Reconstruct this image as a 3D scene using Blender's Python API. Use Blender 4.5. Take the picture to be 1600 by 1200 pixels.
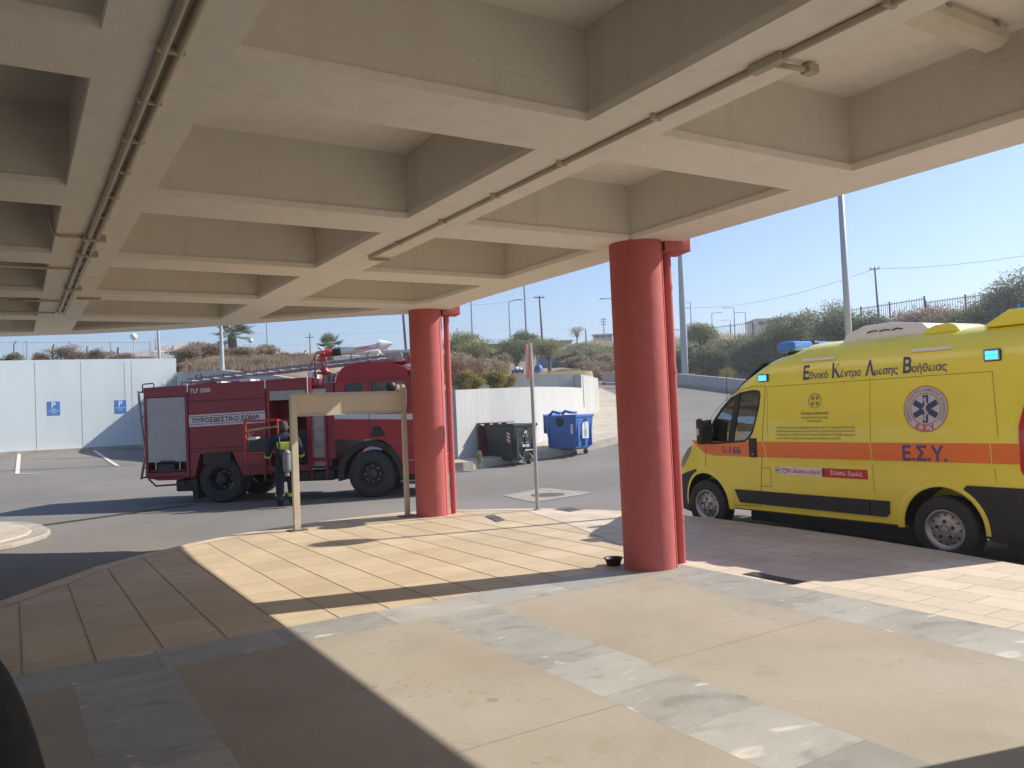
import bpy, bmesh, math, random
import numpy as np
from mathutils import Vector, Matrix
random.seed(7); rng = np.random.default_rng(7)
for o in list(bpy.data.objects): bpy.data.objects.remove(o, do_unlink=True)
S = bpy.context.scene; COL = S.collection
R = math.radians

# ------------------------------------------------------------------ camera
YAW, PIT, ROL, FPX = R(31.836), R(1.862), R(-2.512), 1262.7
EYE = Vector((0, 0, 1.6))
_f = Vector((math.sin(YAW)*math.cos(PIT), math.cos(YAW)*math.cos(PIT), math.sin(PIT)))
_r = Vector((math.cos(YAW), -math.sin(YAW), 0)); _u = _r.cross(_f)
RX = math.cos(ROL)*_r + math.sin(ROL)*_u; UX = -math.sin(ROL)*_r + math.cos(ROL)*_u; FX = _f
cam = bpy.data.cameras.new('camera'); camo = bpy.data.objects.new('camera', cam); COL.objects.link(camo)
cam.sensor_width = 36; cam.lens = FPX/1600*36; cam.clip_end = 5000; cam.clip_start = .05
camo.matrix_world = Matrix(((RX.x, UX.x, -FX.x, 0), (RX.y, UX.y, -FX.y, 0), (RX.z, UX.z, -FX.z, 1.6), (0, 0, 0, 1)))
S.camera = camo
# ------------------------------------------------------------------ sky, sun, exposure
SUN_EL = R(38.3); SUN_DIR = Vector((.967*math.cos(SUN_EL), -.257*math.cos(SUN_EL), math.sin(SUN_EL)))
W = bpy.data.worlds.new('World'); S.world = W; W.use_nodes = True
nt = W.node_tree; bg = nt.nodes['Background']; sk = nt.nodes.new('ShaderNodeTexSky')
sk.sky_type = 'NISHITA'; sk.sun_disc = False; sk.sun_elevation = SUN_EL
sk.sun_rotation = math.atan2(SUN_DIR.x, SUN_DIR.y); sk.air_density = 1.0; sk.dust_density = .8; sk.ozone_density = 1.0
tn = nt.nodes.new('ShaderNodeMix'); tn.data_type = 'RGBA'; tn.blend_type = 'MULTIPLY'; tn.inputs['Factor'].default_value = 1; tn.inputs['B'].default_value = (.51, .625, .80, 1)
nt.links.new(sk.outputs[0], tn.inputs['A']); nt.links.new(tn.outputs['Result'], bg.inputs[0]); bg.inputs[1].default_value = .090
sl = bpy.data.lights.new('sun', 'SUN'); sl.energy = 3.1; sl.angle = R(.5); sl.color = (1, .93, .82)
so = bpy.data.objects.new('sun', sl); COL.objects.link(so); so.rotation_euler = (-SUN_DIR).to_track_quat('-Z', 'Y').to_euler()
so.location = (30, -10, 30)
S.view_settings.view_transform = 'Standard'; S.view_settings.look = 'None'; S.view_settings.gamma = 1
S.view_settings.exposure = 1.28
S.cycles.diffuse_bounces = 6; S.cycles.max_bounces = 10
S.render.film_transparent = False

# ------------------------------------------------------------------ geometry helpers
class MB:
    def __init__(s): s.v = []; s.f = []
    def add(s, vs, fs):
        n = len(s.v); s.v += [tuple(v) for v in vs]; s.f += [tuple(i+n for i in f) for f in fs]; return s
    def box(s, x0, x1, y0, y1, z0, z1, m=None):
        vs = [Vector((x, y, z)) for z in (z0, z1) for y in (y0, y1) for x in (x0, x1)]
        if m: vs = [m @ v for v in vs]
        return s.add(vs, [(0, 2, 3, 1), (4, 5, 7, 6), (0, 1, 5, 4), (2, 6, 7, 3), (0, 4, 6, 2), (1, 3, 7, 5)])
    def prism(s, poly, ax, a, b):
        def P(p, h): return (h, p[0], p[1]) if ax == 'x' else (p[0], h, p[1]) if ax == 'y' else (p[0], p[1], h)
        n = len(poly); vs = [P(p, a) for p in poly]+[P(p, b) for p in poly]
        return s.add(vs, [tuple(range(n))[::-1], tuple(range(n, 2*n))]+[(i, (i+1) % n, n+(i+1) % n, n+i) for i in range(n)])
    def tube(s, pts, r, n=8, caps=True):
        pts = [Vector(p) for p in pts]; rs = r if isinstance(r, (list, tuple)) else [r]*len(pts)
        vs = []; up = None
        for i, p in enumerate(pts):
            d = (pts[min(i+1, len(pts)-1)]-pts[max(i-1, 0)]).normalized()
            if up is None: up = Vector((0, 0, 1)) if abs(d.z) < .9 else Vector((1, 0, 0))
            a = d.cross(up).normalized(); b = a.cross(d).normalized(); up = b
            for k in range(n):
                t = 2*math.pi*k/n; vs.append(p+(a*math.cos(t)+b*math.sin(t))*rs[i])
        fs = [(i*n+k, i*n+(k+1) % n, (i+1)*n+(k+1) % n, (i+1)*n+k) for i in range(len(pts)-1) for k in range(n)]
        if caps: fs += [tuple(range(n))[::-1], tuple(range((len(pts)-1)*n, len(pts)*n))]
        return s.add(vs, fs)
    def lathe(s, prof, c=(0, 0, 0), ax='z', n=32):
        vs = []
        for r, h in prof:
            for k in range(n):
                t = 2*math.pi*k/n; a, b = r*math.cos(t), r*math.sin(t)
                q = (a, b, h) if ax == 'z' else (a, h, b) if ax == 'y' else (h, a, b)
                vs.append((q[0]+c[0], q[1]+c[1], q[2]+c[2]))
        fs = [(i*n+k, i*n+(k+1) % n, (i+1)*n+(k+1) % n, (i+1)*n+k) for i in range(len(prof)-1) for k in range(n)]
        return s.add(vs, fs)
    def ball(s, c, r, n=12, m=8):
        pr = [(math.sin(math.pi*i/m)*r, -math.cos(math.pi*i/m)*r) for i in range(m+1)]
        return s.lathe([(max(a, 1e-4), b) for a, b in pr], c, 'z', n)
    def grid(s, rows):
        n = len(rows[0]); vs = [p for r in rows for p in r]
        return s.add(vs, [(i*n+k, i*n+k+1, (i+1)*n+k+1, (i+1)*n+k) for i in range(len(rows)-1) for k in range(n-1)])
    def build(s, name, mat, parent=None, smooth=False, bevel=0, seg=2):
        me = bpy.data.meshes.new(name); me.from_pydata(s.v, [], s.f); me.validate()
        bm = bmesh.new(); bm.from_mesh(me); bmesh.ops.recalc_face_normals(bm, faces=bm.faces); bm.to_mesh(me); bm.free()
        return link(name, me, mat, parent, smooth, bevel, seg)
def islands(b):
    par = list(range(len(b.v)))
    def fd(i):
        while par[i] != i: par[i] = par[par[i]]; i = par[i]
        return i
    for f in b.f:
        for q in f[1:]: par[fd(q)] = fd(f[0])
    g = {}
    for f in b.f: g.setdefault(fd(f[0]), []).append(f)
    out = []
    for fs in g.values():
        ix = {}; m = MB()
        for f in fs:
            for q in f:
                if q not in ix: ix[q] = len(m.v); m.v.append(b.v[q])
            m.f.append(tuple(ix[q] for q in f))
        out.append(m)
    return out
def each(b, name, mat, parent, **k):
    """every separate piece of b as a part of its own"""
    return [m.build(name, mat, parent, **k) for m in islands(b)]
def link(name, me, mat, parent=None, smooth=False, bevel=0, seg=2):
    o = bpy.data.objects.new(name, me); COL.objects.link(o)
    if mat: me.materials.clear(); me.materials.append(mat)
    if smooth: me.shade_smooth()
    if parent: o.parent = parent
    if bevel:
        b = o.modifiers.new('bevel', 'BEVEL'); b.width = bevel; b.segments = seg; b.limit_method = 'ANGLE'; b.angle_limit = R(35)
    return o
def autosmooth(o, deg=40):
    me = o.data; me.shade_smooth()
    bm = bmesh.new(); bm.from_mesh(me)
    for e in bm.edges:
        e.smooth = not (len(e.link_faces) == 2 and e.calc_face_angle(0) > R(deg))
    bm.to_mesh(me); bm.free(); return o
def tag(o, label=None, cat=None, group=None, kind=None):
    for k, v in (('label', label), ('category', cat), ('group', group), ('kind', kind)):
        if v: o[k] = v
    return o
def thing(name, label, cat, loc=(0, 0, 0), rz=0, group=None):
    o = bpy.data.objects.new(name, None); COL.objects.link(o); o.empty_display_size = .1
    o.location = loc; o.rotation_euler = (0, 0, rz); return tag(o, label, cat, group)
def structure(o): o['kind'] = 'structure'; return o
def copy_tree(o, parent=None):
    c = o.copy(); COL.objects.link(c); c.parent = parent
    for ch in [k for k in COL.objects if k.parent == o]: copy_tree(ch, c)
    return c
def cut(o, mb):
    c = mb.build('cutter', None); c.parent = o.parent; m = o.modifiers.new('b', 'BOOLEAN'); m.object = c; m.operation = 'DIFFERENCE'; m.solver = 'EXACT'
    dg = bpy.context.evaluated_depsgraph_get(); dg.update()
    me = bpy.data.meshes.new_from_object(o.evaluated_get(dg)); old = o.data; o.modifiers.remove(m); o.data = me
    bpy.data.objects.remove(c, do_unlink=True)
def textmesh(body, size=1, bold=0, sx=1):
    """flat lettering as verts and triangles (non-zero winding), with its bounds"""
    from mathutils.geometry import delaunay_2d_cdt, interpolate_bezier
    cu = bpy.data.curves.new('t', 'FONT'); cu.body = body.replace('\u03bc', '\u00b5'); cu.size = size
    o = bpy.data.objects.new('t', cu); COL.objects.link(o)
    dg = bpy.context.evaluated_depsgraph_get(); dg.update(); ev = o.evaluated_get(dg); c2 = ev.to_curve(dg, apply_modifiers=False)
    loops = []
    for sp in c2.splines:
        P = []; bp = sp.bezier_points; n = len(bp)
        if n == 0: P = [Vector((p.co.x, p.co.y)) for p in sp.points]
        for i in range(n):
            p, q = bp[i], bp[(i+1) % n]; straight = (p.handle_right-p.co).length < 1e-5 and (q.handle_left-q.co).length < 1e-5
            st = abs((q.co-p.co).normalized().cross((p.handle_right-p.co).normalized() if (p.handle_right-p.co).length > 1e-6 else Vector((0, 0, 0))).length)+abs((q.co-p.co).normalized().cross((q.co-q.handle_left).normalized() if (q.co-q.handle_left).length > 1e-6 else Vector((0, 0, 0))).length)
            k = 2 if st < .02 else 5
            P += [Vector((v.x, v.y)) for v in interpolate_bezier(p.co, p.handle_right, q.handle_left, q.co, k)[:-1]]
        Q = []
        for p in P:
            if not Q or (p-Q[-1]).length > 1e-4*size: Q.append(p)
        if len(Q) > 1 and (Q[0]-Q[-1]).length < 1e-4*size: Q.pop()
        if len(Q) >= 3: loops.append(Q)
    ev.to_curve_clear(); bpy.data.objects.remove(o, do_unlink=True)
    ar = lambda L_: sum(L_[i].x*L_[(i+1) % len(L_)].y-L_[(i+1) % len(L_)].x*L_[i].y for i in range(len(L_)))/2
    sg = 1 if ar(max(loops, key=lambda q: abs(ar(q)))) > 0 else -1
    if bold:
        out = []
        def inside(p, L2):
            w = False
            for a, c in zip(L2, L2[1:]+L2[:1]):
                if (a.y > p.y) != (c.y > p.y) and p.x < a.x+(p.y-a.y)/(c.y-a.y)*(c.x-a.x): w = not w
            return w
        for L_ in loops:
            dep = sum(inside(L_[0], L2) for L2 in loops if L2 is not L_); sg = (1 if ar(L_) > 0 else -1)*(1 if dep % 2 == 0 else -1)
            N_ = []
            for i, p in enumerate(L_):
                d1 = (p-L_[i-1]).normalized(); d2 = (L_[(i+1) % len(L_)]-p).normalized()
                m = Vector((d1.y, -d1.x))+Vector((d2.y, -d2.x)); m = m/max(.5, m.length_squared/2); N_.append(p+m*sg*bold*size)
            out.append(N_)
        loops = out
    vs = []; es = []
    for L_ in loops: n0 = len(vs); vs += L_; es += [(n0+i, n0+(i+1) % len(L_)) for i in range(len(L_))]
    r = delaunay_2d_cdt(vs, es, [], 0, 1e-6*size); V = [Vector((v.x*sx, v.y)) for v in r[0]]; F = []
    A_ = [(np.array([p.x for p in L_]), np.array([p.y for p in L_])) for L_ in loops]
    VV = np.array([(v.x, v.y) for v in r[0]]); FF = np.array([tuple(f) for f in r[2]]); C_ = VV[FF].mean(1)[:, None, :]
    X = np.concatenate([a for a, _ in A_]); Y = np.concatenate([b for _, b in A_]); X2 = np.concatenate([np.roll(a, -1) for a, _ in A_]); Y2 = np.concatenate([np.roll(b, -1) for _, b in A_])
    cr = (X2-X)*(C_[..., 1]-Y)-(C_[..., 0]-X)*(Y2-Y)
    wn = ((Y <= C_[..., 1]) & (Y2 > C_[..., 1]) & (cr > 0)).sum(1)-((Y > C_[..., 1]) & (Y2 <= C_[..., 1]) & (cr < 0)).sum(1)
    F = [tuple(int(i) for i in f) for f, w in zip(FF, wn) if w]
    used = sorted({i for f in F for i in f}); ix = {k: i for i, k in enumerate(used)}; V = [V[k] for k in used]; F = [tuple(ix[i] for i in f) for f in F]
    xs = [v.x for v in V]; ys = [v.y for v in V]
    return V, F, (min(xs), max(xs), min(ys), max(ys))

# ------------------------------------------------------------------ materials
def M(name, col, rough=.6, metal=0, var=.12, scale=4, bump=0, bscale=60, coat=0, alpha=None, trans=0, emit=None, es=1, detail=4, col2=None, spec=None, stretch=None):
    m = bpy.data.materials.new(name); m.use_nodes = True; n = m.node_tree; L = n.links
    b = n.nodes['Principled BSDF']; b.inputs['Roughness'].default_value = rough; b.inputs['Metallic'].default_value = metal
    b.inputs['Base Color'].default_value = (*col, 1)
    if coat: b.inputs['Coat Weight'].default_value = coat; b.inputs['Coat Roughness'].default_value = .05
    if trans: b.inputs['Transmission Weight'].default_value = trans
    if spec is not None: b.inputs['Specular IOR Level'].default_value = spec
    if emit: b.inputs['Emission Color'].default_value = (*emit, 1); b.inputs['Emission Strength'].default_value = es
    tc = n.nodes.new('ShaderNodeTexCoord'); src = tc.outputs['Object']
    if stretch:
        mp = n.nodes.new('ShaderNodeMapping'); mp.inputs['Scale'].default_value = stretch; L.new(src, mp.inputs[0]); src = mp.outputs[0]
    if var:
        no = n.nodes.new('ShaderNodeTexNoise'); no.inputs['Scale'].default_value = scale; no.inputs['Detail'].default_value = detail; no.inputs['Roughness'].default_value = .6
        L.new(src, no.inputs['Vector']); rp = n.nodes.new('ShaderNodeValToRGB')
        c1 = tuple(c*(1-var) for c in col); c2 = col2 or tuple(min(1, c*(1+var)) for c in col)
        rp.color_ramp.elements[0].color = (*c1, 1); rp.color_ramp.elements[1].color = (*c2, 1)
        rp.color_ramp.elements[0].position = .3; rp.color_ramp.elements[1].position = .7
        L.new(no.outputs[0], rp.inputs[0]); L.new(rp.outputs[0], b.inputs['Base Color'])
    if bump:
        nb = n.nodes.new('ShaderNodeTexNoise'); nb.inputs['Scale'].default_value = bscale; nb.inputs['Detail'].default_value = 5
        bp = n.nodes.new('ShaderNodeBump'); bp.inputs['Strength'].default_value = bump; bp.inputs['Distance'].default_value = .01
        L.new(src, nb.inputs['Vector']); L.new(nb.outputs[0], bp.inputs['Height']); L.new(bp.outputs[0], b.inputs['Normal'])
    return m
def nodes(m): return m.node_tree.nodes, m.node_tree.links, m.node_tree.nodes['Principled BSDF']
def paving(name, c1, c2, joint, bw, rh, mortar, off=(0, 0), offset=0., rough=.7, vein=None, bump=.3, rot=0, stain=.18):
    m = bpy.data.materials.new(name); m.use_nodes = True; N, L, b = nodes(m)
    tc = N.new('ShaderNodeTexCoord'); mp = N.new('ShaderNodeMapping'); mp.inputs['Location'].default_value = (off[0], off[1], 0); mp.inputs['Rotation'].default_value = (0, 0, rot)
    L.new(tc.outputs['Object'], mp.inputs[0])
    br = N.new('ShaderNodeTexBrick'); br.offset = offset; br.squash = 1; br.inputs['Scale'].default_value = 1
    br.inputs['Color1'].default_value = (*c1, 1); br.inputs['Color2'].default_value = (*c2, 1); br.inputs['Mortar'].default_value = (*joint, 1)
    br.inputs['Mortar Size'].default_value = mortar; br.inputs['Mortar Smooth'].default_value = .3; br.inputs['Bias'].default_value = 0
    br.inputs['Brick Width'].default_value = bw; br.inputs['Row Height'].default_value = rh
    L.new(mp.outputs[0], br.inputs['Vector'])
    n1 = N.new('ShaderNodeTexNoise'); n1.inputs['Scale'].default_value = 1.3; n1.inputs['Detail'].default_value = 8; n1.inputs['Roughness'].default_value = .65
    n2 = N.new('ShaderNodeTexNoise'); n2.inputs['Scale'].default_value = 90; n2.inputs['Detail'].default_value = 3
    for q in (n1, n2): L.new(tc.outputs['Object'], q.inputs['Vector'])
    r1 = N.new('ShaderNodeMapRange'); r1.inputs[1].default_value = .3; r1.inputs[2].default_value = .7; r1.inputs[3].default_value = 1-stain; r1.inputs[4].default_value = 1+stain*.5
    L.new(n1.outputs[0], r1.inputs[0])
    r2 = N.new('ShaderNodeMapRange'); r2.inputs[1].default_value = .3; r2.inputs[2].default_value = .7; r2.inputs[3].default_value = .93; r2.inputs[4].default_value = 1.05
    L.new(n2.outputs[0], r2.inputs[0])
    mu = N.new('ShaderNodeMath'); mu.operation = 'MULTIPLY'; L.new(r1.outputs[0], mu.inputs[0]); L.new(r2.outputs[0], mu.inputs[1])
    vm = N.new('ShaderNodeVectorMath'); vm.operation = 'SCALE'; L.new(br.outputs['Color'], vm.inputs[0]); L.new(mu.outputs[0], vm.inputs['Scale'])
    out = vm.outputs[0]
    if vein:
        mp2 = N.new('ShaderNodeMapping'); mp2.inputs['Scale'].default_value = (1.0, 2.2, 1); mp2.inputs['Rotation'].default_value = (0, 0, .7); L.new(tc.outputs['Object'], mp2.inputs[0])
        # each block gets its own stretch of stone
        sc = N.new('ShaderNodeVectorMath'); sc.operation = 'SCALE'; sc.inputs['Scale'].default_value = 40; L.new(br.outputs['Color'], sc.inputs[0])
        ad = N.new('ShaderNodeVectorMath'); ad.operation = 'ADD'; L.new(mp2.outputs[0], ad.inputs[0]); L.new(sc.outputs[0], ad.inputs[1])
        nv = N.new('ShaderNodeTexNoise'); nv.inputs['Scale'].default_value = 2.3; nv.inputs['Detail'].default_value = 6; nv.inputs['Distortion'].default_value = 1.1; L.new(ad.outputs[0], nv.inputs['Vector'])
        rp = N.new('ShaderNodeValToRGB'); e = rp.color_ramp.elements; e[0].position = .625; e[0].color = (0, 0, 0, 1); e[1].position = .70; e[1].color = (1, 1, 1, 1)
        L.new(nv.outputs[0], rp.inputs[0])
        mx = N.new('ShaderNodeMix'); mx.data_type = 'RGBA'; mx.inputs['B'].default_value = (*vein, 1); L.new(rp.outputs[0], mx.inputs['Factor']); L.new(out, mx.inputs['A']); out = mx.outputs['Result']
        rq = N.new('ShaderNodeValToRGB'); e = rq.color_ramp.elements; e[0].position = .30; e[0].color = (.55, .55, .55, 1); e[1].position = .44; e[1].color = (1, 1, 1, 1); L.new(nv.outputs[0], rq.inputs[0])
        m3 = N.new('ShaderNodeMix'); m3.data_type = 'RGBA'; m3.blend_type = 'MULTIPLY'; m3.inputs['Factor'].default_value = .6; L.new(out, m3.inputs['A']); L.new(rq.outputs[0], m3.inputs['B']); out = m3.outputs['Result']
    L.new(out, b.inputs['Base Color']); b.inputs['Roughness'].default_value = rough; b.inputs['Specular IOR Level'].default_value = .3
    bp = N.new('ShaderNodeBump'); bp.inputs['Strength'].default_value = bump; bp.inputs['Distance'].default_value = .004
    iv = N.new('ShaderNodeMath'); iv.operation = 'SUBTRACT'; iv.inputs[0].default_value = 1; L.new(br.outputs['Fac'], iv.inputs[1])
    a2 = N.new('ShaderNodeMath'); a2.operation = 'MULTIPLY_ADD'; L.new(n2.outputs[0], a2.inputs[0]); a2.inputs[1].default_value = .25; L.new(iv.outputs[0], a2.inputs[2])
    L.new(a2.outputs[0], bp.inputs['Height']); L.new(bp.outputs[0], b.inputs['Normal'])
    return m
def speckle(name, base, dark, light, rough=.85, s1=.35, s2=160, blotch=None, seams=None, grain=.18):
    """broad patches, fine grain and scattered spots for asphalt, concrete and earth"""
    m = bpy.data.materials.new(name); m.use_nodes = True; N, L, b = nodes(m)
    tc = N.new('ShaderNodeTexCoord')
    a = N.new('ShaderNodeTexNoise'); a.inputs['Scale'].default_value = s1; a.inputs['Detail'].default_value = 9; a.inputs['Roughness'].default_value = .62; a.inputs['Distortion'].default_value = .4
    c = N.new('ShaderNodeTexNoise'); c.inputs['Scale'].default_value = s2; c.inputs['Detail'].default_value = 2
    for q in (a, c): L.new(tc.outputs['Object'], q.inputs['Vector'])
    rp = N.new('ShaderNodeValToRGB'); e = rp.color_ramp.elements; e[0].position = .28; e[0].color = (*dark, 1); e[1].position = .74; e[1].color = (*light, 1)
    k = e.new(.5); k.color = (*base, 1); L.new(a.outputs[0], rp.inputs[0])
    r2 = N.new('ShaderNodeMapRange'); r2.inputs[1].default_value = .3; r2.inputs[2].default_value = .7; r2.inputs[3].default_value = 1-grain; r2.inputs[4].default_value = 1+grain; L.new(c.outputs[0], r2.inputs[0])
    vm = N.new('ShaderNodeVectorMath'); vm.operation = 'SCALE'; L.new(rp.outputs[0], vm.inputs[0]); L.new(r2.outputs[0], vm.inputs['Scale']); out = vm.outputs[0]
    if blotch:
        d = N.new('ShaderNodeTexNoise'); d.inputs['Scale'].default_value = blotch[1]; d.inputs['Detail'].default_value = 5; L.new(tc.outputs['Object'], d.inputs['Vector'])
        rr = N.new('ShaderNodeValToRGB'); e = rr.color_ramp.elements; e[0].position = .62; e[0].color = (0, 0, 0, 1); e[1].position = .7; e[1].color = (1, 1, 1, 1); L.new(d.outputs[0], rr.inputs[0])
        mm = N.new('ShaderNodeMath'); mm.operation = 'MULTIPLY'; mm.inputs[1].default_value = blotch[2]; L.new(rr.outputs[0], mm.inputs[0])
        mx = N.new('ShaderNodeMix'); mx.data_type = 'RGBA'; mx.inputs['B'].default_value = (*blotch[0], 1); L.new(mm.outputs[0], mx.inputs['Factor']); L.new(out, mx.inputs['A']); out = mx.outputs['Result']
    if blotch and len(blotch) > 3:
        # scattered small marks, gathered in places
        d = N.new('ShaderNodeTexNoise'); d.inputs['Scale'].default_value = 11; d.inputs['Detail'].default_value = 4; L.new(tc.outputs['Object'], d.inputs['Vector'])
        g = N.new('ShaderNodeTexNoise'); g.inputs['Scale'].default_value = .75; g.inputs['Detail'].default_value = 2; L.new(tc.outputs['Object'], g.inputs['Vector'])
        r1 = N.new('ShaderNodeMapRange'); r1.inputs[1].default_value = .62; r1.inputs[2].default_value = .68; L.new(d.outputs[0], r1.inputs[0])
        r3 = N.new('ShaderNodeMapRange'); r3.inputs[1].default_value = .52; r3.inputs[2].default_value = .62; L.new(g.outputs[0], r3.inputs[0])
        mm = N.new('ShaderNodeMath'); mm.operation = 'MULTIPLY'; L.new(r1.outputs[0], mm.inputs[0]); L.new(r3.outputs[0], mm.inputs[1])
        m4 = N.new('ShaderNodeMath'); m4.operation = 'MULTIPLY'; m4.inputs[1].default_value = blotch[3]; L.new(mm.outputs[0], m4.inputs[0])
        mx = N.new('ShaderNodeMix'); mx.data_type = 'RGBA'; mx.inputs['B'].default_value = tuple(c*.62 for c in dark)+(1,); L.new(m4.outputs[0], mx.inputs['Factor']); L.new(out, mx.inputs['A']); out = mx.outputs['Result']
        # rusty tint in broad patches
        g2 = N.new('ShaderNodeTexNoise'); g2.inputs['Scale'].default_value = .45; g2.inputs['Detail'].default_value = 6; g2.inputs['Distortion'].default_value = 1; L.new(tc.outputs['Object'], g2.inputs['Vector'])
        r4 = N.new('ShaderNodeMapRange'); r4.inputs[1].default_value = .5; r4.inputs[2].default_value = .7; r4.inputs[4].default_value = .35; L.new(g2.outputs[0], r4.inputs[0])
        mx = N.new('ShaderNodeMix'); mx.data_type = 'RGBA'; mx.inputs['B'].default_value = (light[0]*1.02, light[1]*.86, light[2]*.72, 1); L.new(r4.outputs[0], mx.inputs['Factor']); L.new(out, mx.inputs['A']); out = mx.outputs['Result']
    L.new(out, b.inputs['Base Color']); b.inputs['Roughness'].default_value = rough; b.inputs['Specular IOR Level'].default_value = .25
    bp = N.new('ShaderNodeBump'); bp.inputs['Strength'].default_value = .35; bp.inputs['Distance'].default_value = .004; L.new(c.outputs[0], bp.inputs['Height']); L.new(bp.outputs[0], b.inputs['Normal'])
    return m
def concrete(name, c1, c2, boards=.5, chips=None):
    """painted formed concrete: cloudy tone, drips, pits and faint board marks"""
    m = bpy.data.materials.new(name); m.use_nodes = True; N, L, b = nodes(m); tc = N.new('ShaderNodeTexCoord')
    def noise(sc, det, stretch=None, dist=0):
        q = N.new('ShaderNodeTexNoise'); q.inputs['Scale'].default_value = sc; q.inputs['Detail'].default_value = det; q.inputs['Distortion'].default_value = dist
        if stretch: mp = N.new('ShaderNodeMapping'); mp.inputs['Scale'].default_value = stretch; L.new(tc.outputs['Object'], mp.inputs[0]); L.new(mp.outputs[0], q.inputs['Vector'])
        else: L.new(tc.outputs['Object'], q.inputs['Vector'])
        return q.outputs[0]
    def ramp(s_, a, z, ca, cz):
        r_ = N.new('ShaderNodeValToRGB'); e = r_.color_ramp.elements; e[0].position = a; e[1].position = z; e[0].color = (*ca, 1); e[1].color = (*cz, 1); L.new(s_, r_.inputs[0]); return r_.outputs[0]
    def mix(f, a, c, mode='MIX'):
        x = N.new('ShaderNodeMix'); x.data_type = 'RGBA'; x.blend_type = mode
        if isinstance(f, float): x.inputs['Factor'].default_value = f
        else: L.new(f, x.inputs['Factor'])
        L.new(a, x.inputs['A']); L.new(c, x.inputs['B']); return x.outputs['Result']
    cloud = ramp(noise(.9, 9, None, .6), .25, .72, c2, c1)
    cm = mix(.55, cloud, ramp(noise(1, 2), .0, .01, c1, c1))
    streak = ramp(noise(7, 5, (1, 1, .12)), .5, .72, (1, 1, 1), (.86, .84, .80)); cm = mix(.4, cm, streak, 'MULTIPLY')
    pits = ramp(noise(38, 3), .66, .72, (1, 1, 1), (.72, .69, .63)); cm = mix(.6, cm, pits, 'MULTIPLY')
    fleck = ramp(noise(3.2, 8, None, 1.5), .62, .66, (0, 0, 0), (1, 1, 1))
    if chips:
        ch = N.new('ShaderNodeRGB'); ch.outputs[0].default_value = (*chips, 1); k = N.new('ShaderNodeMath'); k.operation = 'MULTIPLY'; k.inputs[1].default_value = .35; L.new(fleck, k.inputs[0]); cm = mix(k.outputs[0], cm, ch.outputs[0])
    L.new(cm, b.inputs['Base Color']); b.inputs['Roughness'].default_value = .78; b.inputs['Specular IOR Level'].default_value = .3
    h1 = noise(5, 8, None, .5); h2 = noise(38, 3); ad = N.new('ShaderNodeMath'); ad.operation = 'MULTIPLY_ADD'; L.new(h2, ad.inputs[0]); ad.inputs[1].default_value = .25; L.new(h1, ad.inputs[2])
    hh = ad.outputs[0]
    if boards:
        wv = N.new('ShaderNodeTexWave'); wv.wave_type = 'BANDS'; wv.bands_direction = 'Z'; wv.inputs['Scale'].default_value = 1.55; wv.inputs['Distortion'].default_value = .4; L.new(tc.outputs['Object'], wv.inputs['Vector'])
        rw = ramp(wv.outputs['Fac'], .0, .05, (0, 0, 0), (1, 1, 1)); a3 = N.new('ShaderNodeMath'); a3.operation = 'MULTIPLY_ADD'; L.new(rw, a3.inputs[0]); a3.inputs[1].default_value = .18; L.new(hh, a3.inputs[2]); hh = a3.outputs[0]
    bp = N.new('ShaderNodeBump'); bp.inputs['Strength'].default_value = .55; bp.inputs['Distance'].default_value = .012; L.new(hh, bp.inputs['Height']); L.new(bp.outputs[0], b.inputs['Normal'])
    return m
def leafmat(name, a, bcol, c):
    m = bpy.data.materials.new(name); m.use_nodes = True; N, L, b = nodes(m)
    g = N.new('ShaderNodeNewGeometry'); rp = N.new('ShaderNodeValToRGB'); e = rp.color_ramp.elements
    e[0].color = (*a, 1); e[1].color = (*c, 1); k = e.new(.55); k.color = (*bcol, 1)
    L.new(g.outputs['Random Per Island'], rp.inputs[0]); L.new(rp.outputs[0], b.inputs['Base Color']); b.inputs['Roughness'].default_value = .65
    b.inputs['Specular IOR Level'].default_value = .25
    tl = N.new('ShaderNodeBsdfTranslucent'); L.new(rp.outputs[0], tl.inputs[0]); mx = N.new('ShaderNodeMixShader'); mx.inputs[0].default_value = .38
    L.new(b.outputs[0], mx.inputs[1]); L.new(tl.outputs[0], mx.inputs[2]); L.new(mx.outputs[0], N['Material Output'].inputs[0])
    return m
m_asph = speckle('asphalt', (.194, .183, .167), (.160, .151, .138), (.238, .223, .203), .88, .22, 130, ((.24, .225, .205), .5, .4, .35))
m_earth = speckle('dry_earth', (.27, .21, .14), (.18, .14, .09), (.36, .29, .2), .95, .3, 20)
m_conc = speckle('screed_concrete', (.338, .300, .242), (.292, .256, .202), (.378, .342, .283), .7, .8, 110, ((.27, .235, .165), 3.1, .35, .55), grain=.05)
m_tile = paving('sandstone_tiles', (.485, .385, .255), (.57, .46, .315), (.33, .255, .16), .435, .55, .006, off=(-.03+.435*10, -6.04+5.5, 0), rough=.6, stain=.16)
m_tile2 = paving('pale_stone_tiles', (.53, .45, .35), (.62, .525, .42), (.36, .29, .215), .52, .30, .007, off=(5, 5), offset=.5, rough=.65, rot=R(90), stain=.16)
m_walk = paving('pavement_blocks', (.47, .41, .33), (.53, .47, .385), (.36, .31, .25), .5, .5, .01, off=(0, 0), rough=.8, rot=R(20))
m_marb = paving('grey_marble', (.28, .272, .245), (.42, .405, .365), (.22, .21, .19), .61, .60, .003, off=(0, 0), rough=.5, vein=(.56, .53, .46), bump=.05, stain=.2)
m_marb2 = paving('grey_marble_band', (.28, .272, .245), (.42, .405, .365), (.22, .21, .19), .83, .51, .004, off=(0, -5.82+.51*12), rough=.5, vein=(.54, .52, .46), bump=.05, stain=.2)
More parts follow.
